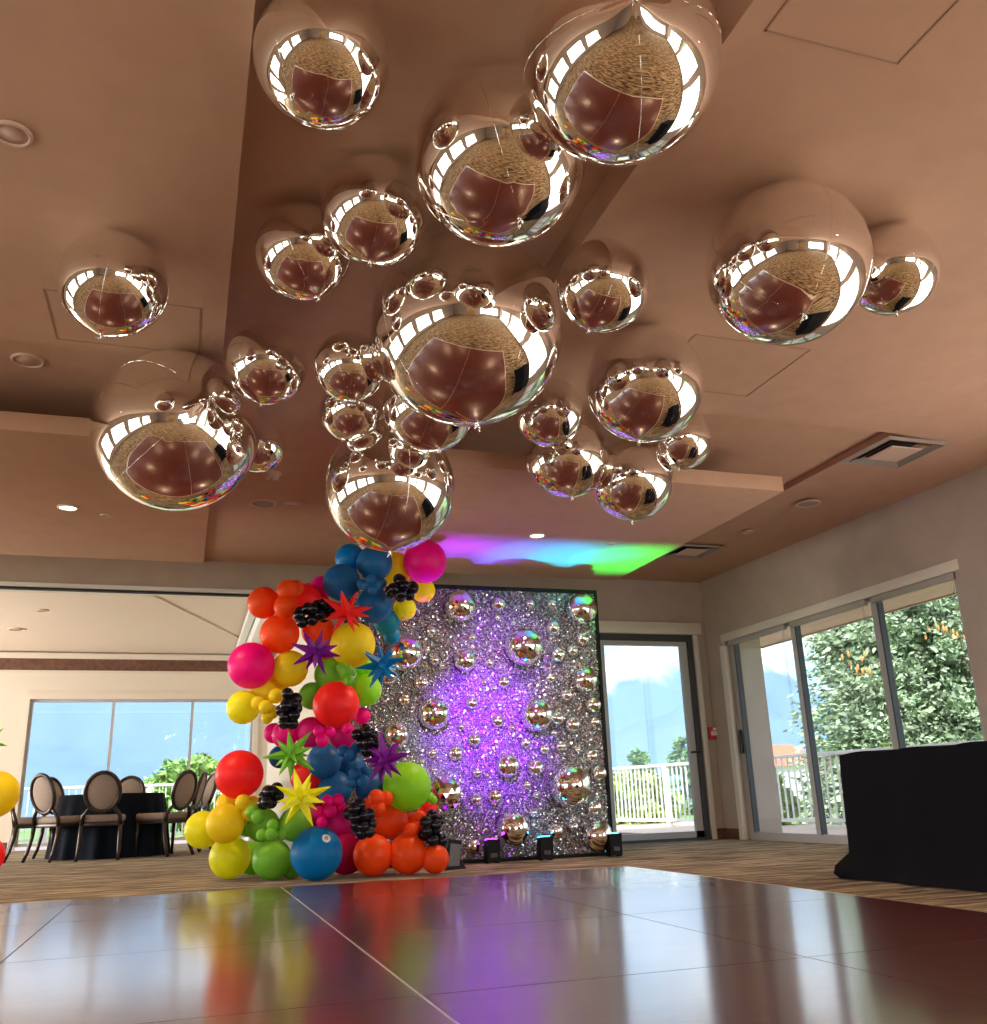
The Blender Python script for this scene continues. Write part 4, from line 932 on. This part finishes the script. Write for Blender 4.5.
# picture x of the back, distance Y, facing angle, label
CH = [(103, 12.45, None, 'oval back chair in the middle, back turned to the camera, before the round table'),
      (48, 12.75, None, 'oval back chair at the front left of the round table, beside the middle chair'),
      (179, 12.75, None, 'oval back chair at the front right of the round table'),
      (57, 13.95, None, 'oval back chair behind the round table at its left, only the back showing'),
      (127, 14.15, None, 'oval back chair behind the round table, mostly hidden by the middle chair'),
      (193, 13.25, None, 'oval back chair right of the round table, just behind the front right one'),
      (203, 13.8, None, 'oval back chair at the right of the round table, seen edge-on, nearest the garland'),
      (17, 13.25, None, 'leftmost oval back chair, half behind the yellow balloon at the picture edge')]
ch0 = None
for (px, Y, a, lb) in CH:
    p = at(px, 800, Y); v = Vector((TX-p.x, TY-p.y)); ang_ = math.atan2(v.y, v.x)-PI/2
    o = make_chair() if ch0 is None else copy_tree(ch0)
    if ch0 is None: ch0 = o
    fx, fy = -math.sin(ang_), math.cos(ang_); o.location = (p.x+fx*.22, p.y+fy*.22, 0); o.rotation_euler = (0, 0, ang_)
    tag(o, lb, 'chair', 'chairs around the round table')

# ------------------------------------------------------------------ black draped serving table at the right
def draped_table(x0, x1, y0, y1, h):
    b_ = MB(); per = []; st = .02
    def edge(ax, ay, bx, by):
        ln = math.hypot(bx-ax, by-ay); k = int(ln/st)
        for i in range(k): per.append((ax+(bx-ax)*i/k, ay+(by-ay)*i/k, (by-ay)/ln, -(bx-ax)/ln))
    edge(x0, y0, x1, y0); edge(x1, y0, x1, y1); edge(x1, y1, x0, y1); edge(x0, y1, x0, y0)
    n = len(per); lv = [0, .015, .05, .12, .25, .4, .55, .7, .8, .9, .96, 1.0]; vs = []; fs = []
    for i_, u in enumerate(lv):
        for j, (x, y, nx, ny) in enumerate(per):
            s_ = j*st; f = .5*math.sin(s_*9.0+1.0+u*1.4)+.35*math.sin(s_*17+2*u)+.3*math.sin(s_*4.1)
            o = u**.8*(.016*f+.025)+max(0, u-.8)**2*.9*(1+.3*math.sin(s_*11))
            if i_ == 0: o = 0
            dl = math.hypot(x-x0, y-y1)             # the corner nearest the window bunches out at the floor
            bl = math.exp(-(dl/.13)**2)*(math.exp(-((u-.93)/.07)**2)*.10)
            wav = .006*math.sin(s_*14)*(1 if i_ < 2 else 0)
            vs.append((x+nx*o-bl*.8, y+ny*o+bl*.6, h-u*(h-.006)+wav))
    for i_ in range(len(lv)-1):
        for j in range(n): fs.append((i_*n+j, (i_+1)*n+j, (i_+1)*n+(j+1) % n, i_*n+(j+1) % n))
    b_.add(vs, fs, True); b_.add([vs[j] for j in range(n)], [tuple(range(n))]); return b_
dt = empty('serving_table', (4.34, 4.15, 0)); tag(dt, 'long table under a black floor-length cloth in front of the long window', 'table')
draped_table(-.38, .42, -.95, .95, .74).build('tablecloth', M_cloth, dt)
